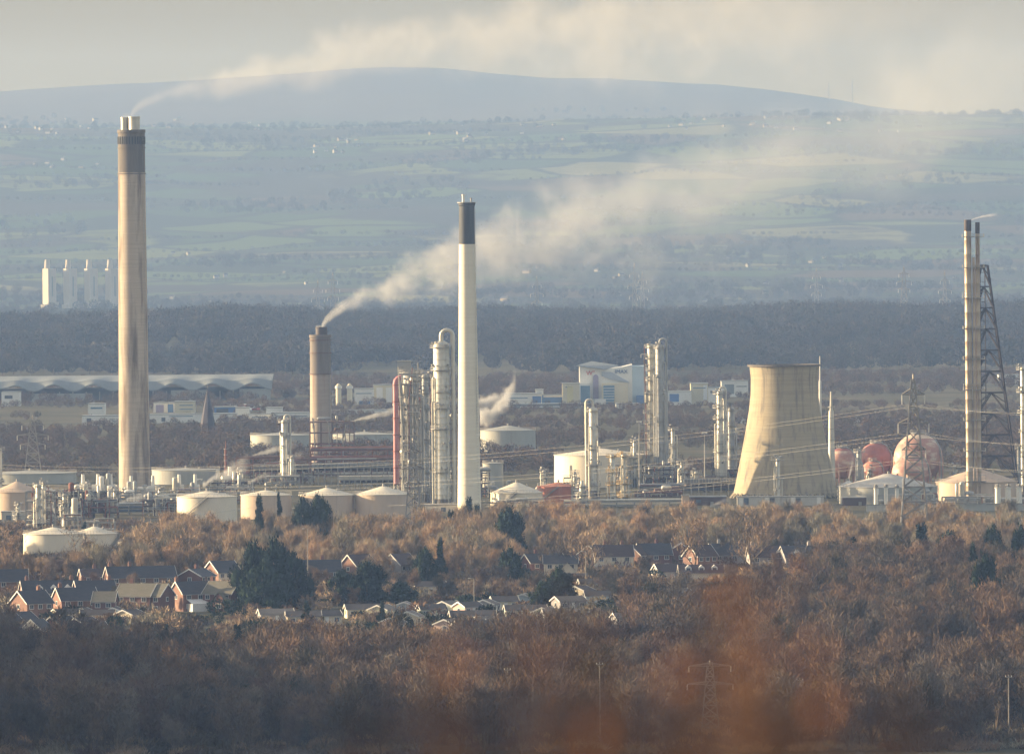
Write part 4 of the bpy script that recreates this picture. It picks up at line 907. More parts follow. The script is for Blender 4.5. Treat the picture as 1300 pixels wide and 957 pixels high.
P1, h1 = pylon('tall lattice pylon in front of the gas spheres at the right', 1161, 3420, 475, [(.885, 3.7), (.72, 5.0), (.57, 3.9)], n=13, w=5.0, th=.30)
P2, h2 = pylon('lattice pylon in front of the silver column and cone-roofed tanks', 525, 3560, 556, [(.86, 3.0), (.70, 4.0), (.55, 3.2)], n=10, w=3.2, th=.24)
P3, h3 = pylon('lattice pylon with wide arms in the front wood under the cooling tower', 902, 2195, 838, [(.93, 4.4), (.70, 4.8)], n=8, w=2.0, th=.14)
gp = 'hazy pylons on the plain before the hills'
for px, D_, yt, lb in ((404, 10600, 356, 'left of the two hazy pylons above the brown chimney'), (423, 9900, 346, 'right of the two hazy pylons above the brown chimney'), (682, 10800, 350, 'hazy lattice pylon beyond the forest right of the white chimney'),
                   (806, 10400, 334, 'left of the pair of hazy pylons above the tallest right-hand column'), (816, 11200, 345, 'right of the pair of hazy pylons above the tallest right-hand column'), (1148, 9300, 338, 'tall blue-grey pylon standing out of the forest right of centre'), (1200, 10400, 344, 'hazy pylon near the flare stack top'),
                   (42, 4400, 527, 'faint pylon in the brown scrub at the far left'), (1037, 11500, 340, 'faintest pale pylon above the cooling tower')):
    zz = plain_z(at(px, yt, D_).x, D_); pylon(lb, px, D_, yt, [(.85, 4.5), (.70, 6.5), (.56, 5.2)], zz, 4.0, th=.26 if D_ > 6000 else .14, n=8)
def cable(a, c, sag, label, r=.024, n=28, group=None):
    a, c = Vector(a), Vector(c); pts = []
    for k in range(n + 1):
        f = k / n; p = a.lerp(c, f); p.z -= sag * 4 * f * (1 - f); pts.append(p)
    o = MB().path([q - a for q in pts], r, 4).build('power_cable', steel); o.location = a; tag(o, label, 'cable', group, 'thing'); return o
def arm_pt(P, H_, hz, half): return P.location + Vector((half, 0, H_ * hz - 3.4))
# the line from the right-hand pylon running left past the cooling tower, and off to the right
lv = [('upper', .885, 3.7, 500, 610), ('middle', .72, 5.0, 540, 640), ('lower', .57, 3.9, 575, 660)]
for nm, hz, half, _, _ in lv:
    for s, sd in ((-1, 'left'), (1, 'right')):
        a = arm_pt(P1, h1, hz, s * half); far = at(-60 + (30 if s > 0 else 0), {'upper': 590, 'middle': 612, 'lower': 636}[nm] + 3 * s, 4250)
        cable(a, (far.x, far.y, far.z), 9, f'{nm} cable from the {sd} arm of the right-hand pylon, crossing the cooling tower')
        e = at(1420, {'upper': 525, 'middle': 566, 'lower': 600}[nm] + 3 * s, 3150); cable(a, e, 1.5, f'{nm} cable from the {sd} arm of the right-hand pylon to the right edge')
for hz, half, nm in ((.86, 3.0, 'upper'), (.70, 4.0, 'middle')):
    a = arm_pt(P2, h2, hz, -half); e = at(-80, 628 if nm == 'upper' else 668, 3300); cable(a, e, 5, f'{nm} cable from the left-centre pylon to the left edge')
    a = arm_pt(P2, h2, hz, half); e = arm_pt(P1, h1, .57, -3.9) + Vector((0, 0, -12 if nm == 'upper' else -22)); cable(a, at(1400, 655 if nm == 'upper' else 668, 3900), 6, f'{nm} cable from the left-centre pylon towards the right edge')
# posts in the front wood
def post(px, D_, yt, label):
    H_ = max(4, top(px, yt, D_)); t = thing('wooden_post', label, 'pole', base(px, yt, D_)); MB().rod((0, 0, -.3), (0, 0, H_), .16, .11, 8).build('pole', M('grey_wood', (.32, .29, .25), (.25, .22, .19)), t); b = MB(); b.box((0, 0, H_ - .5), (1.5, .12, .14)); b.build('crossbar', steel, t)
    b = MB(); [b.rod((s * .6, 0, H_ - .42), (s * .6, 0, H_ - .15), .07, n=6) for s in (-1, 1)]; b.build('insulator', white_p, t)
post(762, 2200, 840, 'pale wooden power pole in the front wood below the white-walled houses'); post(1281, 2195, 856, 'pale wooden power pole in the front wood at the right edge'); post(645, 2200, 847, 'grey pole in the front wood below the park homes'); post(1016, 2190, 860, 'short pale pole in the front wood right of the wide-armed pylon')
# ---------------------------------------------------------------- houses
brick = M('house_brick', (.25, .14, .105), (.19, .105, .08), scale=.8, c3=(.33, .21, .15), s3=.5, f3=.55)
brick_dk = M('dark_red_brick', (.19, .095, .08), (.15, .075, .065), scale=.8)  # darker plain red brick, used for whole houses
slate = M('slate_roof', (.032, .034, .045), (.052, .050, .058), scale=.6, st=(1, 1, 3), c3=(.08, .072, .065), s3=.35, f3=.6, rough=.6)
slate_br = M('brown_tile_roof', (.075, .05, .048), (.06, .04, .04), scale=.6, st=(1, 1, 3), c3=(.15, .12, .09), s3=.35, f3=.58, rough=.8)
tile_grey = M('mossy_tile_roof', (.17, .155, .125), (.13, .125, .095), scale=.6, st=(1, 1, 3), rough=.85)
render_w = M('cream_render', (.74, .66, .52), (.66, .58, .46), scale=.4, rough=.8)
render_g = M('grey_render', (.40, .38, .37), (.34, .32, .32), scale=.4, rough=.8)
trim = M('white_trim', (.80, .78, .74), (.72, .70, .66), scale=1.0, rough=.5)
glass = M('window_glass', (.05, .065, .085), (.08, .10, .12), scale=.6, rough=.12, spec=.8)

def h0(px): return HOR - (px - 650) * .0087
def house(px, yr, label, W_=9, d=8, he=5.0, hr=8.2, rz=28, wall=brick, roof=slate, wins=3, rows=2, chim=(.35,), dorm=(), gwin=True, barge=True, porch=False, name='house', cat='house', door=True, gable=None, group=None, conserv=False, D=None):
    """gabled house: ridge along local x, front towards local -y"""
    D = D or (CAMH - hr) * F / (yr - h0(px)); p = base(px, yr, D); t = thing(name, label, cat, p, R(rz), group); g = gable or wall
    b = MB(); hw, hd = W_ / 2, d / 2
    b.add([(-hw, -hd, 0), (hw, -hd, 0), (hw, -hd, he), (-hw, -hd, he), (-hw, hd, 0), (hw, hd, 0), (hw, hd, he), (-hw, hd, he)], [(0, 1, 2, 3), (5, 4, 7, 6), (1, 0, 4, 5)])
    b.build('wall', wall, t); b = MB()
    b.add([(-hw, -hd, 0), (-hw, hd, 0), (-hw, hd, he), (-hw, 0, hr - .05), (-hw, -hd, he)], [(0, 4, 3, 2, 1)]); b.add([(hw, -hd, 0), (hw, hd, 0), (hw, hd, he), (hw, 0, hr - .05), (hw, -hd, he)], [(0, 1, 2, 3, 4)])
    for s in (0, 1): gb = MB(); gb.add(b.v[5 * s:5 * s + 5], [(0, 4, 3, 2, 1) if s == 0 else (0, 1, 2, 3, 4)]); gb.build('gable_wall', g, t)
    o = .35; k = (hr - he) / hd; b = MB(); th = .16
    for s in (-1, 1):
        e = (he - o * k); v = [(-hw - o, s * (hd + o), e), (hw + o, s * (hd + o), e), (hw + o, 0, hr), (-hw - o, 0, hr)]; v += [(x, y, z + th) for x, y, z in v]
        b.add(v, [(0, 1, 2, 3), (7, 6, 5, 4), (0, 4, 5, 1), (1, 5, 6, 2), (2, 6, 7, 3), (3, 7, 4, 0)])
    rf = b.build('roof', roof, t)
    if barge:
        for s in (-1, 1):
            b = MB()
            for y in (-1, 1): b.add([(s * (hw + o + .03) + dx, y * (hd + o) * f, z) for dx in (0, .06 * s) for f, z in ((1, he - o * k - .12), (1, he - o * k + .22), (0, hr + .24), (0, hr - .16))], [(0, 1, 2, 3), (7, 6, 5, 4), (0, 4, 5, 1), (1, 5, 6, 2), (2, 6, 7, 3), (3, 7, 4, 0)])
            b.build('bargeboard', trim, t)
    b = MB(); b.box((0, -(hd + o + .04), he - o * k), (W_ + 2 * o, .09, .13)); b.build('gutter', render_g, t)
    def window(x, y, z, w_, h_, side=0):
        fr = MB(); pn = MB()
        if side == 0:
            fr.box((x, y - .03, z), (w_ + .2, .12, h_ + .2)); pn.box((x - w_ / 4, y - .10, z), (w_ / 2 - .08, .05, h_ - .06)); pn.box((x + w_ / 4, y - .10, z), (w_ / 2 - .08, .05, h_ - .06))
        else:
            fr.box((x + side * .03, y, z), (.12, w_ + .2, h_ + .2)); pn.box((x + side * .10, y - w_ / 4, z), (.05, w_ / 2 - .08, h_ - .06)); pn.box((x + side * .10, y + w_ / 4, z), (.05, w_ / 2 - .08, h_ - .06))
        f = fr.build('window', trim, t); pn.build('pane', glass, f)
    for r_ in range(rows):
        z = 1.5 + r_ * 2.5 if rows > 1 else he * .55
        for i in range(wins):
            if door and r_ == 0 and i == wins // 2: continue
            window(-hw + W_ * (i + .5) / wins, -hd, z, 1.3, 1.15)
    if door: dr = MB().box((-hw + W_ * (wins // 2 + .5) / wins, -hd - .04, 1.05), (.95, .1, 2.1)).build('door', trim if rows == 1 else steel, t)
    if gwin:
        for s in (-1, 1): window(s * hw, 0, he * .8 if rows > 1 else he * .6, 1.1, 1.1, s)
    for c in chim:
        b = MB(); x = -hw + W_ * c; b.box((x, .3, hr + .3), (.95, .7, 1.9)); b.rod((x - .2, .3, hr + 1.2), (x - .2, .3, hr + 1.65), .13, n=8); b.rod((x + .22, .3, hr + 1.2), (x + .22, .3, hr + 1.6), .13, n=8); b.build('chimney', wall if wall is not render_w else brick, t)
    for c in dorm:
        x = -hw + W_ * c; z = he + .5; b = MB(); y0 = -hd * .75; b.add([(x - .9, y0, z - .3), (x + .9, y0, z - .3), (x + .9, y0, z + .9), (x, y0, z + 1.7), (x - .9, y0, z + .9), (x - .9, 0, z - .3), (x + .9, 0, z - .3), (x + .9, 0, z + .9), (x, 0, z + 1.7), (x - .9, 0, z + .9)], [(0, 1, 2, 3, 4), (1, 6, 7, 2), (0, 4, 9, 5), (2, 7, 8, 3), (4, 3, 8, 9)])
        dm = b.build('dormer', trim, t); MB().box((x, y0 - .05, z + .35), (1.2, .06, .9)).build('pane', glass, dm)
    if porch: b = MB(); b.add([(0, -hd - 2.6, 0), (4, -hd - 2.6, 0), (4, -hd - 2.6, 3.2), (2, -hd - 2.6, 5.2), (0, -hd - 2.6, 3.2), (0, -hd, 0), (4, -hd, 0), (4, -hd, 3.2), (2, -hd, 5.2), (0, -hd, 3.2)], [(0, 1, 2, 3, 4), (1, 6, 7, 2), (0, 4, 9, 5)]); b.build('front_wing', wall, t); b = MB(); b.add([(-.3, -hd - 2.9, 3.0), (2, -hd - 2.9, 5.35), (4.3, -hd - 2.9, 3.0), (4.3, -hd + 1.5, 3.0), (2, -hd + 1.5, 5.35), (-.3, -hd + 1.5, 3.0)], [(0, 1, 4, 5), (1, 2, 3, 4)]); b.build('wing_roof', roof, t); window(2, -hd - 2.6, 1.6, 1.5, 1.2)
    if conserv: b = MB(); b.box((-1.5, -hd - 1.6, 1.1), (5.4, 3.1, 2.2)); b.add([(-4.4, -hd - 3.3, 2.2), (1.4, -hd - 3.3, 2.2), (1.4, -hd, 3.4), (-4.4, -hd, 3.4)], [(0, 1, 2, 3)]); b.build('conservatory', trim, t)
    return t
H = house
H(4, 723, 'dark-roofed house cut by the left edge, behind the brick houses', 14, rz=5, roof=slate)
H(63, 737, 'brick house with three white dormers in its dark roof, left end', 16, 8, rz=12, dorm=(.3, .55, .8), chim=(.1, .9))
H(40, 750, 'brick house with a broad sunlit gable, nearest the left edge', 9, 8, rz=40, roof=slate, chim=(.8,))
H(96, 746, 'dark-roofed brick house with three white windows in a row and sunlit gable', 11, 8, rz=22, wins=3, chim=(.1,))
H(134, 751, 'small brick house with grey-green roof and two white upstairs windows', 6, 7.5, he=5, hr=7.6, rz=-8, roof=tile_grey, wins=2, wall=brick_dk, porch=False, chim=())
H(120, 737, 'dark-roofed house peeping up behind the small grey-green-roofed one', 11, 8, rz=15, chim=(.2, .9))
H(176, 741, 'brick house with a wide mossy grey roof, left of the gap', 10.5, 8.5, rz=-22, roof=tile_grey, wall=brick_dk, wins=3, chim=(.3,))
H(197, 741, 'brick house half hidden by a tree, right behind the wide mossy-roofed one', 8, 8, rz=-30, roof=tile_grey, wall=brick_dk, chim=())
H(178, 719, 'long dark-roofed house with white fascia behind the mossy-roofed ones', 20, 8, he=5, hr=8, rz=14, wins=5, chim=(.05, .35))
H(128, 722, 'low grey-roofed house behind the brick row, beside bare trees', 12, 8, rz=10, roof=slate_br, hr=7)
H(246, 738, 'brick house with sunlit pointed gable and dark roof, left of the big evergreen', 11, 8, rz=30, roof=slate, wall=brick, chim=(.02,), conserv=True)
H(285, 738, 'brick house with mossy grey roof and white gable window, beside the big evergreen', 9, 8.5, rz=-28, roof=tile_grey, wall=brick_dk, chim=(.05,), porch=True)
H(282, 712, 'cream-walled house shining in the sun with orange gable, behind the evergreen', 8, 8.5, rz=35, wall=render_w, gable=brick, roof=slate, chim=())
H(250, 722, 'dark shaded gabled house left of the shining cream one', 8, 8, rz=60, wall=brick_dk, roof=slate, chim=(.5,), hr=7)
H(404, 711, 'dark-roofed house with red chimney breast right of the big evergreen', 13, 8, rz=6, wall=brick, roof=slate, chim=(.6,), wins=4, porch=True)
H(455, 704, 'gabled house with white bargeboards above the round evergreens', 9, 7, rz=48, wall=render_g, gable=brick, roof=slate_br, chim=())
H(508, 703, 'faint gabled house with white bargeboards among bare trees left of the dark fir', 9, 7, rz=55, wall=render_g, roof=slate_br, chim=())
H(20, 777, 'bungalow with dark roof and white bargeboards, lower left corner', 11, 8, he=2.6, hr=5.2, rz=50, rows=1, wins=2, roof=slate, wall=brick, chim=(.5,))
H(3, 779, 'bungalow cut by the left edge, lower left corner', 9, 8, he=2.6, hr=5, rz=45, rows=1, wins=2, roof=slate, wall=brick, chim=())
H(47, 786, 'bungalow with small cream sunlit gable, lower left', 8, 6, he=2.6, hr=5.2, rz=70, rows=1, wins=2, roof=slate, wall=render_w, chim=())
H(76, 783, 'low dark-roofed bungalow with white-edged gable in front of the park homes', 10, 8, he=2.6, hr=5.0, rz=62, rows=1, wins=2, roof=slate, wall=brick_dk, chim=(.4,))
H(106, 784, 'low red-brick bungalow with white bargeboards above the dark wood', 10, 8, he=2.6, hr=4.8, rz=66, rows=1, wins=2, roof=slate_br, wall=brick_dk, chim=())
H(14, 797, 'nearest dark bungalow with pale bargeboards at the lower left edge', 11, 9, he=2.6, hr=5.0, rz=72, rows=1, wins=2, roof=slate, wall=brick_dk, chim=())
H(690, 703, 'dark-roofed house with white barge on its left, right of centre', 12, 8, rz=25, wall=brick_dk, roof=slate, chim=(.3,), hr=7.5)
H(712, 705, 'dark-roofed house with a white-edged front gable left of the cream one', 10, 8, rz=0, wall=render_w, roof=slate, chim=(.9,), hr=7.2, porch=True)
H(752, 692, 'cream-walled house with sunlit orange gable in the middle of the row', 6.5, 8, rz=68, wall=render_w, gable=brick, roof=slate_br, chim=(), he=5.2)
H(778, 692, 'house with broad purple-brown roof and two chimneys beside the orange gable', 12, 8, rz=6, wall=render_w, roof=slate_br, chim=(.3, .75))
H(812, 692, 'house with cream lean-to and small orange gable right of the purple-brown roof', 8, 7, rz=52, wall=render_w, gable=brick, roof=slate_br, chim=(), hr=7.8)
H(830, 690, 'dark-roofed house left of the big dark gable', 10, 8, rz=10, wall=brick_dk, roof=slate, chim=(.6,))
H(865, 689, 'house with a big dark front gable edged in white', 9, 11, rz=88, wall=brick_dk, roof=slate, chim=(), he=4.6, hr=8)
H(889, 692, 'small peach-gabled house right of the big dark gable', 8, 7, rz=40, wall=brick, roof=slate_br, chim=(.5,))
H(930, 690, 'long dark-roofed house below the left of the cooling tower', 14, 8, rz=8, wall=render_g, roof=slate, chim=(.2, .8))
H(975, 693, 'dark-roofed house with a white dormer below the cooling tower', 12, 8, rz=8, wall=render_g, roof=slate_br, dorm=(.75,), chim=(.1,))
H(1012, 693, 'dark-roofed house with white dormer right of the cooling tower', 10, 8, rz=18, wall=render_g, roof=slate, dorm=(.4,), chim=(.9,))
H(890, 717, 'white terrace with three tiny front gables below the big dark gable', 13, 7, he=3.5, hr=5.6, rz=3, wall=render_w, roof=slate_br, dorm=(.2, .5, .8), chim=(), rows=1)
H(850, 716, 'cream low house among brown trees left of the three-gabled terrace', 9, 7, he=3.5, hr=5.6, rz=20, wall=render_g, roof=slate_br, chim=(), rows=1)
H(1097, 679, 'cream-walled house with dark roof and white dormer left of the right-hand pylon', 11, 8, rz=12, wall=render_w, roof=slate, dorm=(.55,), chim=(.8,), hr=7.6)
H(1127, 690, 'low house with broad dark hipped roof below the right-hand pylon', 15, 9, he=2.8, hr=5.6, rz=5, wall=render_g, roof=slate, chim=(.7,), rows=1)
H(1160, 690, 'long flat-roofed brown building behind the pylon feet', 14, 8, he=2.6, hr=3.4, rz=3, wall=brick_dk, roof=slate_br, chim=(), rows=1)

# park homes
cream_h = M('cream_boarding', (.70, .62, .46), (.62, .55, .42), scale=.5, st=(1, 1, 6)); green_h = M('pale_green_boarding', (.50, .53, .44), (.44, .47, .39), scale=.5, st=(1, 1, 6)); blue_h = M('pale_blue_boarding', (.50, .56, .60), (.44, .50, .55), scale=.5, st=(1, 1, 6))
pink_h = M('pinkish_boarding', (.56, .42, .36), (.50, .37, .32), scale=.5, st=(1, 1, 6)); grey_h = M('grey_boarding', (.34, .33, .33), (.29, .28, .29), scale=.5, st=(1, 1, 6)); felt = M('felt_roof', (.10, .085, .08), (.08, .07, .065), scale=.5); felt_p = M('pale_felt_roof', (.20, .175, .15), (.16, .14, .12), scale=.5)
gph = 'park homes along the edge of the front wood'
def park(px, yr, label, W_=9, rz=15, wall=cream_h, roof=felt, d=6, wins=3): return house(px, yr, label, W_, d, 2.5, 3.7, rz, wall, roof, wins, 1, (), (), True, True, name='park_home', cat='park home', gable=wall)
for a in ((86, 773, 'white park home left end of the left-hand row', 8, 30, render_w), (106, 772, 'grey-fronted park home second in the left-hand row', 6, 75, grey_h), (124, 774, 'yellow-cream park home with two dark windows in the left-hand row', 9, 5, cream_h),
          (146, 771, 'pale blue gabled park home in the left-hand row', 6, 80, blue_h), (165, 774, 'cream park home with red-edged gable, right end of the left-hand row', 7, 60, cream_h), (118, 789, 'small white park home below the left-hand row among trees', 6, 20, blue_h)): park(*a)
for a in ((462, 767, 'cream park home, left end of the central row', 10, 8, cream_h, felt), (486, 768, 'greenish gabled park home second in the central row', 6, 62, green_h, felt_p), (514, 764, 'white park home with two dark windows flanking its door', 6, 84, blue_h, felt_p, 6.5, 2),
          (548, 767, 'low green-cream park home third from left, central row', 7, 12, green_h, felt), (570, 763, 'pale gabled park home with arched front, middle of the central row', 7, 60, green_h, felt_p), (594, 764, 'pinkish park home beside the lamp post', 6, 35, pink_h, felt),
          (617, 761, 'grey gabled park home right of the lamp post', 6, 75, grey_h, felt_p), (640, 757, 'yellow-cream park home behind the white-fronted one', 7, 10, cream_h, felt), (665, 754, 'white-fronted park home with green-tinted windows at the right end', 6, 82, blue_h, felt_p, 7.5, 2),
          (520, 776, 'cream gable of a park home half sunk in the wood, front row', 6, 78, cream_h, felt_p), (498, 784, 'small pale gabled park home at the left of the front row', 5, 75, pink_h, felt_p), (600, 775, 'park home with a long white roof edge in the front row', 12, 6, cream_h, felt),
          (570, 786, 'pink-gabled park home in the front row', 6, 66, pink_h, felt_p), (598, 787, 'white park home right of the pink-gabled one', 8, 30, blue_h, felt), (622, 783, 'grey-white park home at the right of the front row', 8, 20, grey_h, felt_p),
          (667, 768, 'park home with brown roof and white fascia below the white-fronted one', 11, 6, green_h, felt), (693, 771, 'pale green gabled park home right of the brown-roofed one', 6, 70, green_h, felt_p), (722, 757, 'grey-green park home with many windows right of the conifers', 8, 25, grey_h, felt_p),
          (718, 773, 'long grey park home with a pale roof at the right end', 12, 5, grey_h, felt_p), (755, 735, 'white park home with twin small gables below the cream house', 9, 8, render_w, felt), (737, 744, 'cream-gabled park home below the twin-gabled one', 6, 60, cream_h, felt), (765, 750, 'long white-walled park home below the twin-gabled one', 10, 5, blue_h, felt),
          (545, 738, 'pale low park home among trees left of centre, behind the dark fir', 9, 10, render_w, felt), (735, 728, 'pale blue low park home left of the twin-gabled one', 8, 8, blue_h, felt), (350, 773, 'pale low park home behind bare trees right of the big evergreen', 9, 10, grey_h, felt_p),
          (385, 776, 'white-fenced park home behind bare trees, right of the big evergreen', 9, 5, cream_h, felt), (412, 775, 'pale park home behind bare trees left of the central row', 8, 15, render_w, felt), (860, 747, 'cream park home showing through reddish trees right of centre', 7, 40, cream_h, felt_p),
          (800, 778, 'faint park home showing through reddish trees', 9, 15, grey_h, felt_p), (865, 772, 'pale-gabled park home in a gap of the reddish trees', 6, 70, green_h, felt_p)): park(*a)
def lamp(px, yt, D_, label):
    Hh = top(px, yt, D_); t = thing('street_lamp', label, 'street lamp', base(px, yt, D_)); MB().rod((0, 0, 0), (0, 0, Hh), .11, .07, 8).build('post', steel, t); b = MB(); b.path([(0, 0, Hh - .1), (-.5, 0, Hh + .1), (-1.1, 0, Hh + .1)], .06, 6); b.build('arm', steel, t); MB().box((-1.3, 0, Hh + .08), (.7, .3, .16)).build('lamp_head', white_p, t)
lamp(602, 734, 2890, 'street lamp between the pinkish and grey park homes'); lamp(391, 671, 3100, 'street lamp by the golden trees below the pines'); lamp(744, 700, 3060, 'tall street lamp left of the cream-walled gabled house'); lamp(1279, 727, 2900, 'street lamp in the brown wood near the right edge')
lamp(1088, 690, 3150, 'street lamp with bright head beside the cream house near the pylon')
# the lane and low wall glimpsed between the trees at the lower right
b = MB(); vs = []; 
for k in range(13):
    px = 1040 + k * 26; g = ground(px, 868 + 3 * math.sin(k * .6)); vs += [(g.x, g.y - 3, .012), (g.x, g.y + 3, .012)]
b.add(vs, [(2 * k, 2 * k + 2, 2 * k + 3, 2 * k + 1) for k in range(12)]); tag(b.build('road', M('asphalt', (.055, .055, .055), (.045, .045, .047), scale=.5)), kind='structure')
t = thing('boundary_wall', 'pale low boundary wall along the lane in the lower right wood', 'wall', (0, 0, 0)); b = MB(); c_ = MB()
for k in range(12):
    g1, g2 = ground(1040 + k * 26, 862 + 3 * math.sin(k * .6)), ground(1066 + k * 26, 862 + 3 * math.sin((k + 1) * .6)); d = g2 - g1; m_ = (g1 + g2) / 2; b.box((m_.x, m_.y, 1.1), (d.length + .1, .3, 2.2), math.atan2(d.y, d.x)); c_.box((m_.x, m_.y, 2.27), (d.length, .5, .14), math.atan2(d.y, d.x))
b.build('wall', pale_wall, t); c_.build('coping', white_p, t)

# ---------------------------------------------------------------- single trees
def egt(px, yt, yb, wpx, label, kind=ROUND, grp=None):
    g = ground(px, yb); h = top(px, yt, g.y); hh = 12 if kind is ROUND else 14; ww = 13 if kind is ROUND else 9; t = tree(kind[int(px) % 3], g, wd(wpx, g.y) / ww, px * .7, label, 'tree', grp, 'evergreen_tree', h / (hh * 1.02)); return t
for a in ((322, 690, 775, 50, 'left crown of the big dark evergreen clump at left of centre'), (348, 688, 775, 52, 'middle crown of the big dark evergreen clump, its tallest'), (374, 703, 772, 46, 'right crown of the big dark evergreen clump'), (333, 718, 780, 60, 'low front crown of the big dark evergreen clump'),
          (437, 724, 768, 40, 'left of the two round dark evergreens above the park homes'), (466, 714, 768, 48, 'right of the two round dark evergreens above the park homes'), (541, 697, 752, 34, 'rounded dark evergreen left of the pointed fir'), (384, 634, 700, 34, 'left dark pine before the cone-roofed tanks'), (404, 630, 700, 36, 'right dark pine before the cone-roofed tanks'),
          (646, 646, 712, 44, 'dark evergreen mass right of the white chimney foot'), (636, 660, 715, 36, 'lower dark evergreen left in the mass by the white chimney'), (648, 697, 742, 34, 'dark evergreen left of the white-barged houses'), (708, 722, 766, 40, 'bluish evergreen below the white-edged front gable'), (688, 738, 772, 34, 'low green evergreen beside the white-fronted park home'),
          (1074, 681, 722, 40, 'dark evergreen left of the cream house by the pylon'), (1205, 674, 730, 40, 'green evergreen right of the pylon feet'), (1262, 668, 735, 34, 'dark evergreen below the right-hand white silos'), (1297, 668, 735, 30, 'bright green evergreen on the right edge'), (1252, 706, 805, 44, 'tall dark evergreen in the lower right wood'),
          (1120, 729, 775, 34, 'dark round evergreen deep in the brown wood under the pylon'), (508, 738, 772, 40, 'low blue-green evergreen behind the central park homes')): egt(*a)
for a in ((559, 688, 752, 30, 'pointed dark fir above the lamp post park home'), (596, 632, 690, 22, 'spiky evergreen at the foot of the white chimney'), (606, 640, 690, 18, 'smaller spiky evergreen right at the white chimney foot'), (330, 629, 700, 22, 'dark pine in front of the peach tank'), (355, 630, 700, 16, 'narrow dark pine left of the pair before the tanks'),
          (1170, 665, 728, 34, 'green conifer right at the pylon feet'), (573, 648, 700, 20, 'dark fir left of the spiky one by the white chimney'), (1236, 690, 760, 26, 'dark conifer right of the green evergreen, lower right'), (268, 735, 772, 14, 'slim dark conifer between the two brick houses')): egt(*a, kind=CONE)
g = ground(215, 884); tree(ORANGE[0], g, .8, 0, 'round tree holding copper-orange leaves in the dark front wood', name='copper_leaved_tree')
for px, yt, yb, lb in ((745, 652, 738, 'tall pale bare tree left of the ochre-topped column feet'), (882, 640, 738, 'tall pale forked bare tree by the peach block'), (703, 656, 735, 'bare tree with spreading limbs below the orange tank'), (100, 662, 735, 'tall bare tree lit gold beside the nearest cream tank'), (180, 652, 735, 'tall golden bare tree below the tall chimney'),
                       (235, 665, 730, 'golden bare tree right of the tall chimney foot'), (432, 645, 725, 'pale bare tree before the cone-roofed tank'), (462, 650, 720, 'fine pale bare tree left of the left-centre pylon'), (955, 645, 728, 'golden bare tree in front of the pump house'), (945, 640, 725, 'slender bare tree at the cooling tower foot'),
                       (590, 660, 735, 'bare tree in front of the white chimney foot'), (1225, 660, 735, 'pale bare tree below the flare stack'), (775, 655, 725, 'bare tree below the ochre-topped columns'), (15, 665, 740, 'bare tree at the left edge before the cream shed')):
    g = ground(px, yb); h = top(px, yt, g.y); tree(TALLBARE[px % 3], g, h / 16.5, px, lb)

# garden hedges and shrubs between the houses
def hedge_mesh(seed, mt):
    r_ = random.Random(seed); vs = []; fs = []
    for i in range(520):
        d = rv(r_); c = Vector((d.x * 2.6, d.y * 1.8, 1.3 + d.z * 1.3)) * r_.uniform(.75, 1.05); u = (d + Vector((0, 0, .6)) + rv(r_) * .6).normalized(); v_ = u.cross(rv(r_)).normalized(); s = r_.uniform(.15, .4)
        o = len(vs); vs += [c - v_ * s * .5, c + v_ * s * .5, c + u * s * 1.6]; fs.append((o, o + 1, o + 2))
    me = bpy.data.meshes.new('garden_growth'); me.from_pydata(vs, [], fs); me.materials.append(mt); me.update(); return me
scatter('garden_shrubs', [(x, y, 0, 1) for x, y, px, py in grid_pts(2700, 3330, 9, -60, 1100, random.Random(61), lambda x, y, px, py: px < 1100 and noise.noise(Vector((x / 20, y / 25, 71))) > (-.12 if (y > 2960 or (y < 2760 and px < 800)) else .04))], [hedge_mesh(1, needle), hedge_mesh(2, twig_brown), hedge_mesh(3, twig_gold), SCR[0], SCR[1]], 'garden hedges and shrubs between the houses and park homes', 'shrubs', .5, 1.7, 41)
scatter('garden_trees', [(x, y, 0, .6) for x, y, px, py in grid_pts(2930, 3330, 16, -60, 1100, random.Random(62), lambda x, y, px, py: py < 850 and noise.noise(Vector((x / 30, y / 35, 75))) > -.05)], BROWN_J, 'small leafless garden trees scattered between the houses', 'trees', .45, 1.0, 43)
# ---------------------------------------------------------------- business park behind
bw = M('white_cladding', (.70, .70, .67), (.62, .62, .59), scale=.1, rough=.6); bc = M('buff_cladding', (.60, .55, .40), (.54, .49, .36), scale=.1); bb = M('blue_cladding', (.10, .20, .42), (.09, .17, .36), scale=.1); bg_ = M('blue_glass', (.07, .16, .26), (.10, .20, .30), scale=.3, rough=.15, spec=.8)
pur = M('mauve_glazing', (.30, .26, .38), (.24, .22, .32), scale=.3, rough=.3); gslab = M('grey_sheet_roof', (.22, .24, .25), (.18, .20, .21), scale=.05, st=(3, .3, 1)); dkw = M('dark_shed_wall', (.09, .10, .11), (.07, .08, .09), scale=.1)
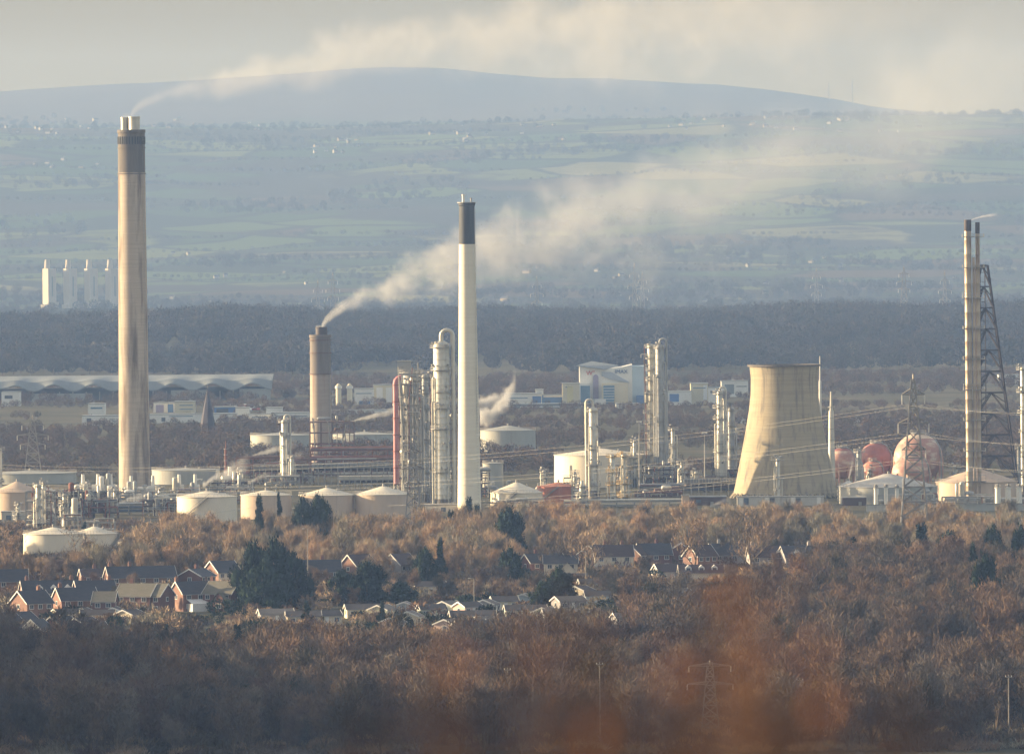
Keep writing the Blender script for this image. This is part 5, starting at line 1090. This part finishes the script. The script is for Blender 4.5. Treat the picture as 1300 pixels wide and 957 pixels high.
# cinema
D = 6100; pc = base(777, 500, D); t = thing('cinema', 'white cinema with V-shaped roof, blue glass bays and large wall lettering', 'building', (pc.x, D, 0), 0)
X = lambda p: wd(p - 777, D); Z = lambda y: top(777, y, D)
b = MB(); dp = 34
out = [(X(736), 0), (X(736), Z(464)), (X(768), Z(469)), (X(769), Z(469)), (X(790), Z(466)), (X(803), Z(463)), (X(803), 0)]
b.add([(x, 0, z) for x, z in out] + [(x, dp, z) for x, z in out], [tuple(range(7)), tuple(range(13, 6, -1))] + [(i, i + 7, (i + 1) % 7 + 7, (i + 1) % 7) for i in range(7)]); b.build('wall', bw, t)
b = MB(); b.add([(X(732), -2, Z(463.6)), (X(769), -2, Z(468.4)), (X(786), 12, Z(464)), (X(752), 26, Z(459)), (X(732), -2, Z(464.4)), (X(769), -2, Z(469.2)), (X(786), 12, Z(465)), (X(752), 26, Z(460))], [(0, 1, 2, 3), (7, 6, 5, 4), (0, 4, 5, 1), (1, 5, 6, 2), (2, 6, 7, 3), (3, 7, 4, 0)]); b.build('sloping_roof', gslab, t)
MB().box(((X(803) + X(822)) / 2, dp / 2, Z(465) / 2), (X(822) - X(803), dp - 1, Z(465))).build('side_wing', M('pale_blue_cladding', (.42, .52, .60), (.38, .47, .55), scale=.1), t)
MB().box(((X(736) + X(752)) / 2 - 2, -4, Z(486) / 2), (X(752) - X(734), 7.8, Z(486))).build('front_wing', bw, t)
MB().box(((X(764) + X(797)) / 2, -4, Z(486) / 2), (X(797) - X(764), 7.8, Z(486))).build('front_wing', bc, t)
MB().box(((X(737) + X(749)) / 2, -8, (Z(489) + Z(511)) / 2), (X(749) - X(737), .4, Z(489) - Z(511))).build('glass_bay', bg_, t)
f = MB().box(((X(766) + X(780)) / 2, -8, (Z(489) + Z(513)) / 2), (X(780) - X(766), .4, Z(489) - Z(513))).build('glass_bay', bg_, t)
b = MB(); [b.box(((X(766) + X(780)) / 2, -8.3, Z(489) - (Z(489) - Z(513)) * k / 7), (X(780) - X(766), .1, .25)) for k in range(1, 7)]; b.build('glazing_bars', bw, f)
b = MB(); cx = (X(753) + X(760)) / 2; hw = (X(760) - X(753)) / 2; zt = Z(479); pts = [(cx - hw, Z(506)), (cx - hw, zt)] + [(cx - hw * math.cos(a), zt + hw * 1.1 * math.sin(a)) for a in (.5, 1.0, 1.57, 2.1, 2.6)] + [(cx + hw, zt), (cx + hw, Z(506))]
b.add([(x, -.5, z) for x, z in pts] + [(x, .1, z) for x, z in pts], [tuple(range(9))] + [(i, i + 9, (i + 1) % 9 + 9, (i + 1) % 9) for i in range(9)]); b.build('arched_window', pur, t)
MB().box(((X(756) + X(768)) / 2, -6, Z(506) / 2), (X(768) - X(754), 8, Z(506))).build('entrance_block', bw, t)
b = MB(); b.add([(X(764), -1, Z(472)), (X(776), -1, Z(472)), (X(797), -1, Z(484)), (X(800), -1, Z(486)), (X(776), -1, Z(482)), (X(764), -1, Z(477))], [(0, 1, 2, 3, 4, 5)]); b.v += [(x, .2, z) for x, y, z in b.v[:6]]; b.f += [(i, i + 6, (i + 1) % 6 + 6, (i + 1) % 6) for i in range(6)]; b.m += [0] * 6; b.build('curved_canopy', M('silver_blue_panel', (.34, .38, .44), (.30, .34, .40), scale=.2), t)
MB().box(((X(808) + X(822)) / 2, -1.2, Z(502) / 2), (X(822) - X(808), 2.2, Z(502))).build('blue_base', bb, t)
def sign(text, x, z, size, mt, t, y=-.4, name='lettering'):
    cu = bpy.data.curves.new(name, 'FONT'); cu.body = text; cu.size = size; cu.extrude = .12; cu.align_x = 'CENTER'; o = bpy.data.objects.new(name + '_c', cu); COL.objects.link(o)
    dg = C.evaluated_depsgraph_get(); me = bpy.data.meshes.new_from_object(o.evaluated_get(dg)); bpy.data.objects.remove(o); me.materials.clear(); me.materials.append(mt); o = bpy.data.objects.new(name, me); COL.objects.link(o); o.parent = t; o.location = (x, y, z); o.rotation_euler = (PI / 2, 0, 0); return o
sign('W"', X(750), Z(476), 3.6, M('red_lettering', (.55, .10, .08), (.5, .09, .07)), t); sign('IMAX', X(789), Z(474), 3.1, M('blue_lettering', (.05, .12, .28), (.05, .10, .25)), t)
# wave-roofed outlet building
D = 6350; pc = base(172, 500, D); t = thing('market_hall', 'very long hall with a rippling grey wave-shaped roof at the far left', 'building', (pc.x, D, 0)); X = lambda p: wd(p - 172, D); Z = lambda y, p=172: top(p, y, D)
b = MB(); n = 170; vs = []; 
def eave(p): return 490 - 4.2 * (math.cos(2 * PI * (p - 17.5) / 50.5)) * sm(-10, 30, p) + (p - 172) * -.0087
for i in range(n + 1):
    p = -20 + 365 * i / n; ze = top(p, eave(p) + 1, D); zb_ = top(p, 480 - (p - 172) * .0087, D) + 1.0
    e = max(0, (p - 330) / 15); 
    for f, th in ((0, 0), (.10, 0), (1, 0), (1, -.6), (0, -.7)): vs.append((X(p), 55 * f, (ze + (zb_ - ze) * (f if f in (0, 1) else .62)) * (1 - .0 * e) + th))
b.add(vs, [(5 * i + j, 5 * i + 5 + j, 5 * i + 5 + (j + 1) % 5, 5 * i + (j + 1) % 5) for i in range(n) for j in range(5)]); b.build('wave_roof', gslab, t)
MB().box(((X(-20) + X(341)) / 2, 32, Z(492) / 2), (X(341) - X(-20), 46, Z(494))).build('wall', dkw, t)
b = MB(); [b.box((X(p), 7, Z(497) / 2), (.8, .8, Z(497))) for p in range(-10, 345, 17)]; b.build('columns', steel, t)
for a, c, ya, yb in ((40, 117, 499, 512), (217, 262, 496, 506), (304, 343, 495, 505)): MB().box(((X(a) + X(c)) / 2, 4, (Z(ya) + 0) / 2), (X(c) - X(a), 7, Z(ya))).build('shop_front', M('dull_grey_panel', (.30, .31, .30), (.26, .27, .26), scale=.1), t)
def bk(label, px0, px1, yt, D_, mt, parts=(), depth=20, name='warehouse', roof=gslab): return block(name, label, 'building', px0, px1, D_, yt, depth, mt, parts, roof=roof)
bk('white box building with red door at the far left under the wave roof', 2, 25, 498, 6200, bw, [('louvre', 6, 16, 502, 506, dkw)])
bk('pale office left of the tall chimney, below the wave roof', 112, 133, 513, 5900, bw, [('window_band', 115, 130, 517, 519, bg_)])
bk('white and mauve office block right behind the tall chimney', 195, 222, 512, 5950, bw, [('panel', 198, 208, 514, 524, pur), ('panel', 213, 220, 513, 524, bb)])
bk('buff office block with a bright corner, left of the dark spire', 222, 247, 510, 5930, bc, [('window_band', 228, 245, 514, 515, bg_), ('window_band', 228, 245, 519, 520, bg_)])
bk('long low white shed behind the dark spire', 190, 300, 526, 5650, bw, [('door', 205, 210, 530, 535, dkw), ('door', 285, 290, 530, 535, dkw), ('window_band', 215, 245, 528, 529, bg_)])
bk('blue-panelled unit right of the dark spire', 272, 300, 517, 5800, bb, [('panel', 275, 290, 519, 524, dkw)])
bk('tall pale unit right of the dark spire', 299, 316, 518, 5750, bw, [('door', 303, 308, 527, 533, dkw)])
bk('low white building with round-topped trees, far left of the brown chimney', 316, 345, 526, 5700, bw, [('window_band', 320, 340, 529, 530, bg_)])
bk('bright white unit left of the brown chimney', 338, 358, 518, 5720, bw, [('door', 343, 348, 526, 533, dkw)])
bk('long low grey-white shed left of the brown chimney', 345, 395, 524, 5680, bw, [('window_band', 350, 390, 528, 529, dkw)])
bk('long low pale shed at the far left behind brown scrub', 104, 152, 528, 5600, bw, [('door', 110, 116, 531, 536, dkw)])
bk('pale warehouse right of the brown chimney, beside the silos', 450, 474, 494, 6150, bw, [('panel', 456, 470, 509, 521, bb), ('window_band', 452, 472, 499, 500, bg_)])
bk('taller pale warehouse left of the broad grey column', 474, 502, 489, 6180, bc, [('panel', 478, 486, 492, 520, bw), ('panel', 490, 498, 492, 520, bw)])
bk('low white shed in front of the silos', 420, 504, 521, 5850, bw, [('door', 440, 450, 525, 530, dkw), ('window_band', 460, 495, 524, 525, bg_)])
for px, s in ((430, 'left'), (444, 'right')):
    t = thing('silo', f'{s} of two tall pale silos right of the brown chimney', 'silo', base(px, 500, 6120)); r = wd(3.4, 6120); Hh = top(px, 490, 6120); MB().lathe([(r, 0), (r, Hh), (r * .5, Hh + 1.2), (.05, Hh + 1.6)], 20, close=False).build('shell', bc, t, True); MB().lathe([(r + .1, Hh - 1.5), (r + .5, Hh - 1.4), (r + .5, Hh), (r + .1, Hh)], 20, close=False).build('rim', bw, t)
bk('white shed with blue end right of the white chimney', 640, 688, 500, 6050, bw, [('panel', 688 - 12, 687, 503, 512, bb), ('window_band', 645, 670, 505, 506, bg_)])
bk('blue-fronted shed left of the yellow-buff block', 688, 716, 502, 6060, bb, [('panel', 690, 714, 502.5, 504, bw)])
bk('small white tower block behind the blue-fronted shed', 680, 690, 495, 6090, bw, [('louvre', 682, 688, 498, 500, dkw)])
bk('yellow-buff block left of the cinema', 714, 736, 487, 6040, bc, [('panel', 720, 728, 490, 512, M('yellow_panel', (.62, .56, .30), (.56, .50, .28), scale=.1)), ('window_band', 718, 726, 491, 492, bg_)])
bk('long low pale shed roof in front of the cinema', 652, 745, 513, 5980, gslab, [('window_band', 660, 740, 516, 517, bw)])
bk('pale blue sheds in front of the cinema, right part', 782, 812, 513, 5950, bw, [('door', 790, 795, 517, 522, dkw)])
bk('white and blue shed right of the tallest right-hand column', 848, 878, 497, 6040, bw, [('panel', 850, 862, 500, 510, bb)])
bk('cream stepped block further right of the tall column', 877, 899, 487, 6060, bc, [('window_band', 880, 896, 492, 493, bg_), ('panel', 893, 898, 489, 508, bw)])
bk('pale blue low block right beside the cream stepped one', 899, 916, 492, 6100, bw, [('louvre', 902, 910, 496, 499, dkw)])
bk('pale gabled factory left of the cooling tower top', 916, 950, 484, 6300, bw, [('panel', 920, 932, 488, 500, gslab), ('window_band', 935, 948, 490, 491, dkw)])
bk('long thin white-roofed shed between cooling tower and spheres', 1068, 1116, 532, 5500, bw, [('door', 1080, 1085, 534, 538, dkw)])
bk('white shed with round door behind the spheres', 1121, 1150, 533, 5450, bw, [('door', 1128, 1133, 536, 541, dkw)])
bk('long pale building far right beyond the lattice tower', 1268, 1312, 476, 6700, bw, [('window_band', 1272, 1308, 480, 482, brick_d)], roof=gslab)
bk('pale shed roof beyond the right-hand tanks at the edge', 1276, 1312, 557, 5100, gslab, [('window_band', 1280, 1308, 562, 563, bw)])
bk('white low shed beyond the slim column near the cooling tower', 930, 958, 534, 5500, bw, [('door', 936, 940, 536, 540, dkw)])
bk('mauve-grey shed beyond the brown wood at the far right', 1200, 1262, 552, 5300, pur, [('window_band', 1205, 1255, 555, 556, bw)])
# spire
D = 5350; t = thing('church_spire', 'dark slender pointed spire against the pale sheds at the left', 'spire', base(264, 530, D)); Hs = top(264, 493, D); b = MB(); r = wd(11, D); b.lathe([(r, 0), (r * .95, Hs * .1), (r * .45, Hs * .62), (.06, Hs)], 8, close=False); b.build('spire', M('dark_spire_tiles', (.075, .065, .075), (.055, .05, .06), scale=.4), t); MB().lathe([(r + .3, 0), (r + .3, 1.6), (r, 1.8)], 8, close=False).build('base_course', brick_d, t); MB().rod((0, 0, Hs - .2), (0, 0, Hs + 1.5), .1, n=5).build('finial', steel, t)
# parked cars on the far car park
car_m = [M('car_paint_' + n_, c_, rough=.3, spec=.6) for n_, c_ in (('white', (.7, .7, .7)), ('silver', (.42, .43, .45)), ('dark', (.05, .055, .07)), ('red', (.35, .05, .04)), ('blue', (.07, .12, .28)))]
def car_mesh(i):
    b = MB(); pr = [(-2.1, .3), (-2.15, .8), (-1.6, .95), (-1.0, 1.45), (.7, 1.45), (1.3, .95), (2.1, .8), (2.15, .3)]; n = len(pr); b.add([(x, -.85, z) for x, z in pr] + [(x, .85, z) for x, z in pr], [tuple(range(n)), tuple(range(2 * n - 1, n - 1, -1))] + [(k, (k + 1) % n, (k + 1) % n + n, k + n) for k in range(n)])
    for x in (-1.35, 1.35):
        for y in (-.8, .8): b.rod((x, y - .1, .32), (x, y + .1, .32), .32, n=10, mi=1)
    b.box((0, -.87, 1.18), (1.7, .03, .38), mi=1); me = mesh_of(b, 'parked_car', car_m[i]); me.materials.append(black_band); me.polygons.foreach_set('material_index', b.m); return me
cms = [car_mesh(i) for i in range(5)]; rc = random.Random(9); cn = ('white', 'silver', 'dark', 'red', 'blue')
for row in range(5):
    for k in range(14):
        if rc.random() < .22: continue
        px = 272 + k * 5.1 + row; D_ = 5990 + row * 34; i = rc.choice((0, 0, 1, 1, 2, 2, 3, 4)); g = base(px, 510, D_, 0); o = bpy.data.objects.new('parked_car', cms[i]); COL.objects.link(o); o.location = g; o.rotation_euler = (0, 0, R(rc.choice((0, 90, 180))) + rc.uniform(-.1, .1)); tag(o, f'{cn[i]} car on the far car park right of the dark spire', 'car', f'{cn[i]} cars on the far car park right of the spire', 'thing')
# ---------------------------------------------------------------- power station, cottages and masts far away
ps = M('pale_power_station', (.46, .42, .37), (.40, .37, .32), scale=.05, c3=(.36, .34, .31), s3=.08, f3=.55)
for k, px in enumerate((62, 88.5, 115, 141.5)):
    D = 13000; t = thing('boiler_block', f"{('leftmost', 'second', 'third', 'rightmost')[k]} of four pale power station blocks left of the tall chimney", 'power station', base(px + 1, 380, D), R(38), 'four pale power station blocks on the far plain'); Hb = top(px, 341, D); w_ = 12.2
    MB().box((0, 0, Hb / 2), (w_, w_, Hb)).build('block', ps, t); b = MB(); b.lathe([(3.8, Hb), (3.0, Hb + 11)], 14, (-3, 0, 0), True); b.build('stack', ps, t, True)
    b = MB(); b.box((4, -3, 4), (9, 10, 8)); b.box((-8, 0, 2.5), (5, 8, 5)); b.build('low_building', ps, t); MB().box((0, -w_ / 2 - .1, Hb * .55), (2, .3, Hb * .5)).build('louvre', gslab, t)
def cottage(i):
    b = MB(); L_, w_, he, hr = ((13, 8, 5, 8.5), (18, 9, 5, 9), (9, 8, 5.5, 9))[i]; hw, hd = L_ / 2, w_ / 2
    b.add([(-hw, -hd, -2), (hw, -hd, -2), (hw, hd, -2), (-hw, hd, -2), (-hw, -hd, he), (hw, -hd, he), (hw, hd, he), (-hw, hd, he), (-hw, 0, hr), (hw, 0, hr)], [(0, 1, 5, 4), (2, 3, 7, 6), (1, 2, 6, 9, 5), (3, 0, 4, 8, 7)]); b.add([(-hw, -hd - .3, he - .2), (hw, -hd - .3, he - .2), (hw, 0, hr), (-hw, 0, hr), (hw, hd + .3, he - .2), (-hw, hd + .3, he - .2)], [(0, 1, 2, 3), (3, 2, 4, 5)], 1); b.box((hw * .6, 0, hr + .3), (1, 1, 1.8), mi=0)
    me = mesh_of(b, 'cottage', M('cottage_wall', (.27, .26, .24), (.22, .21, .20)) if i != 1 else M('farm_wall', (.26, .23, .17), (.22, .19, .14))); me.materials.append(slate); me.polygons.foreach_set('material_index', b.m); return me
cot = [cottage(i) for i in range(3)]; cw = [('white', .95), ('buff farm', 1.0), ('small white', .9)]
def cluster(px0, px1, py0, py1, n, where, seed):
    q = random.Random(seed)
    for k in range(n):
        px = q.uniform(px0, px1); py = q.uniform(py0, py1); r = ray(px, py); Y = 11500
        while Y < 24500:
            p = CAMP + r * (Y / r.y)
            if hill_z(p.x, Y) > p.z: break
            Y += 40
        else: continue
        i = q.choice((0, 0, 1, 2, 2)); o = bpy.data.objects.new('cottage', cot[i]); COL.objects.link(o); o.location = (p.x, Y, hill_z(p.x, Y)); o.rotation_euler = (0, 0, q.uniform(-.8, .8)); s_ = q.uniform(.38, .72); o.scale = (s_,) * 3
        tag(o, f'{cw[i][0]} cottage {where}', 'cottage', f'{cw[i][0]} cottages {where}', 'thing')
cluster(5, 140, 152, 172, 12, 'on the upper hillside left of the tall chimney', 1); cluster(190, 330, 152, 166, 10, 'high on the hillside just right of the tall chimney', 2); cluster(385, 455, 176, 197, 12, 'in the hamlet below the hill crest at left of centre', 3); cluster(545, 720, 158, 182, 16, 'scattered high on the hillside above the white chimney', 4)
cluster(850, 960, 150, 166, 9, 'high on the hillside above the cooling tower', 5); cluster(950, 1190, 150, 172, 14, 'in the village under the hill crest at the right', 6); cluster(900, 1300, 325, 388, 10, 'on the low plain just above the forest at the right', 7); cluster(190, 400, 318, 394, 10, 'on the low plain above the forest right of the tall chimney', 8); cluster(0, 130, 204, 216, 6, 'on the mid hillside at the far left', 9); cluster(620, 900, 330, 386, 9, 'on the low plain above the forest right of the white chimney', 10)
for px, yt, lb in ((1052, 104, 'shorter faint mast on the hill crest'), (1082, 101, 'taller faint mast on the hill crest, right of the other')):
    D = 24700; z = hill_z(at(px, 130, D).x, D) - 3; t = thing('radio_mast', lb, 'mast', (at(px, 120, D).x, D, z)); Hh = top(px, yt, D) - z; MB().rod((0, 0, 0), (0, 0, Hh), 1.3, .8, 5).build('lattice_mast', dark_steel, t); MB().box((0, 0, 1), (8, 8, 5)).build('hut', bw, t); b = MB(); [b.rod((0, 0, Hh * .8), (math.cos(a) * Hh * .35, math.sin(a) * Hh * .35, 0), .12, n=3) for a in (0, 2.1, 4.2)]; b.build('guy_wires', dark_steel, t)
# ---------------------------------------------------------------- smoke and steam (real volumes)
def plume(name, label, cat, px, py, D, Lpx, r0, grow, rise, power, dens, ang=0, nscale=.05, col=(.92, .91, .90), decay=1.3, dy=.15, edge=1.25, start=.02, fade=.55, aniso=.0, step=1.0, warp=2.6):
    """plume from a mouth: x runs downwind, the centreline climbs as rise*(x/L)^power, the radius widens; lengths in picture px at D"""
    k = D / F; L_ = Lpx * k; r0 *= k; rE = r0 + grow * L_; ri = rise * k; p = at(px, py, D)
    b = MB(); N = 14; rings = []
    for i in range(N + 1):
        x = L_ * i / N; r = (r0 + grow * x) * 1.5; rings.append((x, ri * (x / L_) ** power, r))
    vs = []; n = 12
    for x, z, r in rings:
        for j in range(n): a = 2 * PI * j / n; vs.append((x - (r0 if x == 0 else 0), r * math.cos(a), z + r * math.sin(a)))
    fs = [(i * n + j, i * n + (j + 1) % n, (i + 1) * n + (j + 1) % n, (i + 1) * n + j) for i in range(N) for j in range(n)] + [tuple(range(n - 1, -1, -1)), tuple(N * n + j for j in range(n))]
    b.add(vs, fs); mt = bpy.data.materials.new(name + '_air'); mt.use_nodes = True; nt_ = mt.node_tree; L = nt_.links.new; nt_.nodes.remove(nt_.nodes['Principled BSDF'])
    def mth(op, a, c=None, d=None, clamp=False):
        m_ = nt_.nodes.new('ShaderNodeMath'); m_.operation = op; m_.use_clamp = clamp
        for i, v in enumerate((a, c, d)):
            if v is None: continue
            if isinstance(v, (int, float)): m_.inputs[i].default_value = v
            else: L(v, m_.inputs[i])
        return m_.outputs[0]
    tc = nt_.nodes.new('ShaderNodeTexCoord'); sp = nt_.nodes.new('ShaderNodeSeparateXYZ')
    def nz(sc, det):
        t = nt_.nodes.new('ShaderNodeTexNoise'); t.inputs['Scale'].default_value = sc; t.inputs['Detail'].default_value = det; t.inputs['Roughness'].default_value = .6; L(tc.outputs['Object'], t.inputs[0]); return t
    wn = nz(nscale * .7, 4); s0 = nt_.nodes.new('ShaderNodeSeparateXYZ'); L(tc.outputs['Object'], s0.inputs[0]); L(wn.outputs['Color'], sp.inputs[0])
    u = mth('DIVIDE', s0.outputs[0], L_, clamp=True); rw = mth('MULTIPLY', mth('MULTIPLY_ADD', u, grow * L_, r0 * .5), warp)
    yy = mth('MULTIPLY_ADD', mth('SUBTRACT', sp.outputs[1], .5), rw, s0.outputs[1]); zz = mth('MULTIPLY_ADD', mth('SUBTRACT', sp.outputs[2], .5), rw, s0.outputs[2])
    zc = mth('MULTIPLY', mth('POWER', u, power), ri); rad = mth('MULTIPLY_ADD', u, grow * L_, r0)
    dz = mth('SUBTRACT', zz, zc); d = mth('DIVIDE', mth('SQRT', mth('ADD', mth('MULTIPLY', yy, yy), mth('MULTIPLY', dz, dz))), rad)
    n2 = nz(nscale, 5); e = mth('SUBTRACT', mth('MULTIPLY_ADD', n2.outputs[0], edge * 2, 1 - edge), d)
    e = mth('MULTIPLY', e, 1.4, clamp=True); e = mth('MULTIPLY', e, e)
    dec = mth('POWER', mth('DIVIDE', r0, rad), decay); fd = mth('MULTIPLY', mth('SUBTRACT', 1, u), 1 / fade, clamp=True)
    hull = mth('MULTIPLY', mth('SUBTRACT', 1.45, mth('DIVIDE', mth('SQRT', mth('ADD', mth('MULTIPLY', s0.outputs[1], s0.outputs[1]), mth('POWER', mth('ABSOLUTE', mth('SUBTRACT', s0.outputs[2], zc)), 2))), rad)), 2.5, clamp=True)
    de = mth('MULTIPLY', mth('MULTIPLY', mth('MULTIPLY', e, dec), mth('MULTIPLY', fd, hull)), dens)
    v = nt_.nodes.new('ShaderNodeVolumePrincipled'); v.inputs['Color'].default_value = (*col, 1); v.inputs['Anisotropy'].default_value = aniso; L(de, v.inputs['Density']); v.inputs['Absorption Color'].default_value = (1, 1, 1, 1)
    L(v.outputs[0], nt_.nodes['Material Output'].inputs['Volume']); mt.cycles.volume_step_rate = step
    o = b.build(name, mt); o.location = p; o.rotation_euler = (0, -R(ang), R(0)); tag(o, label, cat, kind='stuff'); return o
plume('smoke', 'pale smoke trailing right from the squat brown chimney', 'smoke', 408, 418, 4500, 640, 7, .20, 190, .60, .66, nscale=.060, col=(.98, .975, .97), decay=1.55)
plume('smoke', 'thin smoke drifting right from the tallest chimney into the sky', 'smoke', 166, 150, 4150, 950, 10, .12, 140, .50, .068, nscale=.045, col=(.95, .93, .90), decay=.8, fade=.3)
plume('smoke', 'broad faint smoke bank drifting over the hills at the right', 'smoke', 700, 290, 4700, 640, 45, .16, 160, .8, .0078, nscale=.022, col=(.93, .94, .95), decay=.2, fade=.25, edge=.8)
plume('smoke', 'faint smoke haze spread along the sky above the crest', 'smoke', 560, 40, 4600, 780, 36, .04, 18, .8, .0055, nscale=.022, col=(.95, .93, .90), decay=.1, fade=.3, edge=.8)
S = [('puff of steam over the left-hand steel unit', 92, 626, 3900, 26, 3, .22, 16, .8, .2), ('thin steam trailing over the racks left of the brown chimney', 336, 600, 4380, 50, 2.5, .16, 20, .8, .25), ('small steam puff behind the tallest right-hand column', 858, 600, 4400, 24, 3, .22, 14, .8, .2), ('white steam drifting low behind the spiral-stair tank', 262, 614, 4130, 56, 4, .20, 26, .7, .35), ('pale steam streak behind the looped column', 318, 580, 4600, 60, 2, .14, 16, .8, .30), ('bright steam jet pointing left of the red arched duct', 446, 535, 4520, 82, 1.2, .10, 18, .9, .6),
     ('curling steam column right of the white chimney', 622, 528, 4600, 34, 11, .22, 44, 1.3, .30), ('second puff of steam beyond the white chimney', 600, 514, 4800, 44, 10, .1, 8, 1, .22), ('mauve-tinged steam curling up before the nearest gas sphere', 1070, 626, 4120, 14, 4, .22, 44, 1.4, .30),
     ('wisp of vapour flying right from the flare stack tip', 1233, 280, 3985, 34, 1.2, .05, 8, .6, .8), ('low steam over the dark pines by the peach tank', 318, 612, 4020, 26, 3, .2, 12, .8, .22), ('low pale steam by the white chimney foot', 608, 648, 3960, 26, 4, .2, 8, .8, .2),
     ('faint steam at the cooling tower foot', 905, 642, 3930, 24, 3, .2, 10, .8, .2), ('low steam trailing behind the golden trees at the left', 150, 640, 3850, 40, 3, .2, 14, .8, .2), ('thin steam wisp by the bare trees under the cream tank', 714, 655, 3900, 18, 3, .2, 18, 1, .2)]
for lb, px, py, D_, L_, r0, gw, ri, pw, de in S: plume('steam', lb, 'steam', px, py, D_, L_, r0 * 1.15, gw, ri, pw, de * 1.7, nscale=.22, col=(.99, .98, .97), decay=.9, edge=.9, fade=.6)

# ---------------------------------------------------------------- autumn bushes just below the camera, far inside the focus distance
near_leaf = leaf_mat('near_autumn_leaf', [(.34, .135, .055), (.28, .11, .05)]); near_twig = leaf_mat('near_twig', [(.16, .085, .05), (.12, .07, .045)])
def bush(label, spots, D_, seed, ntw, w_, ytop):
    q = random.Random(seed); cx = sum(s[0] for s in spots) / len(spots); p = at(cx, 800, D_); gz = plain_z(p.x, D_); t = thing('autumn_bush', label, 'bush', (p.x, D_, gz)); b = MB(); lf = MB()
    for i in range(ntw):
        u = q.uniform(-1, 1); e = at(cx + u * w_, ytop + q.random() ** .6 * 260 + abs(u) * 60, D_ + q.uniform(-.5, .5)) - Vector((p.x, D_, gz)); s = Vector((q.uniform(-.15, .15), q.uniform(-.1, .1), -.1)); m_ = s.lerp(e, .55) + Vector((q.uniform(-.06, .06), q.uniform(-.1, .1), .05)); b.path([s, m_, e], [.006, .0035, .0012], 4)
    def leaf(c, sz):
        u = rv(q); v_ = u.cross(rv(q)).normalized(); n = u.cross(v_); pts = [c + (u * math.cos(a) * 1.35 + v_ * math.sin(a) * .8) * sz / 2 + n * .1 * sz * math.cos(2 * a) for a in [2 * PI * k / 8 for k in range(8)]]; lf.add(pts, [tuple(range(8))])
    for px, py, n, sg in spots:
        for i in range(n): c = at(px + q.gauss(0, sg), py + q.gauss(0, sg), D_ + q.uniform(-.5, .5)) - Vector((p.x, D_, gz)); leaf(c, q.uniform(.019, .029)); b.path([c + Vector((q.uniform(-.04, .04), 0, -.35)), c], [.003, .001], 3)
    b.build('stems', near_twig, t); lf.build('leaves', near_leaf, t)
bush('blurred orange-leaved bush close below the camera, right of centre', [(930, 755, 4, 8), (888, 812, 3, 10), (1040, 838, 1, 8), (960, 800, 3, 40), (930, 870, 4, 50), (1000, 860, 3, 40), (820, 850, 2, 30), (1060, 890, 1, 20), (840, 880, 1, 20), (1000, 735, 1, 8)], 12.0, 4, 210, 270, 715)
bush('blurred reddish bush close below the camera, near the middle', [(555, 838, 3, 12), (720, 800, 2, 30), (540, 900, 2, 25), (650, 860, 3, 40), (760, 850, 3, 30)], 11.0, 7, 130, 230, 760)
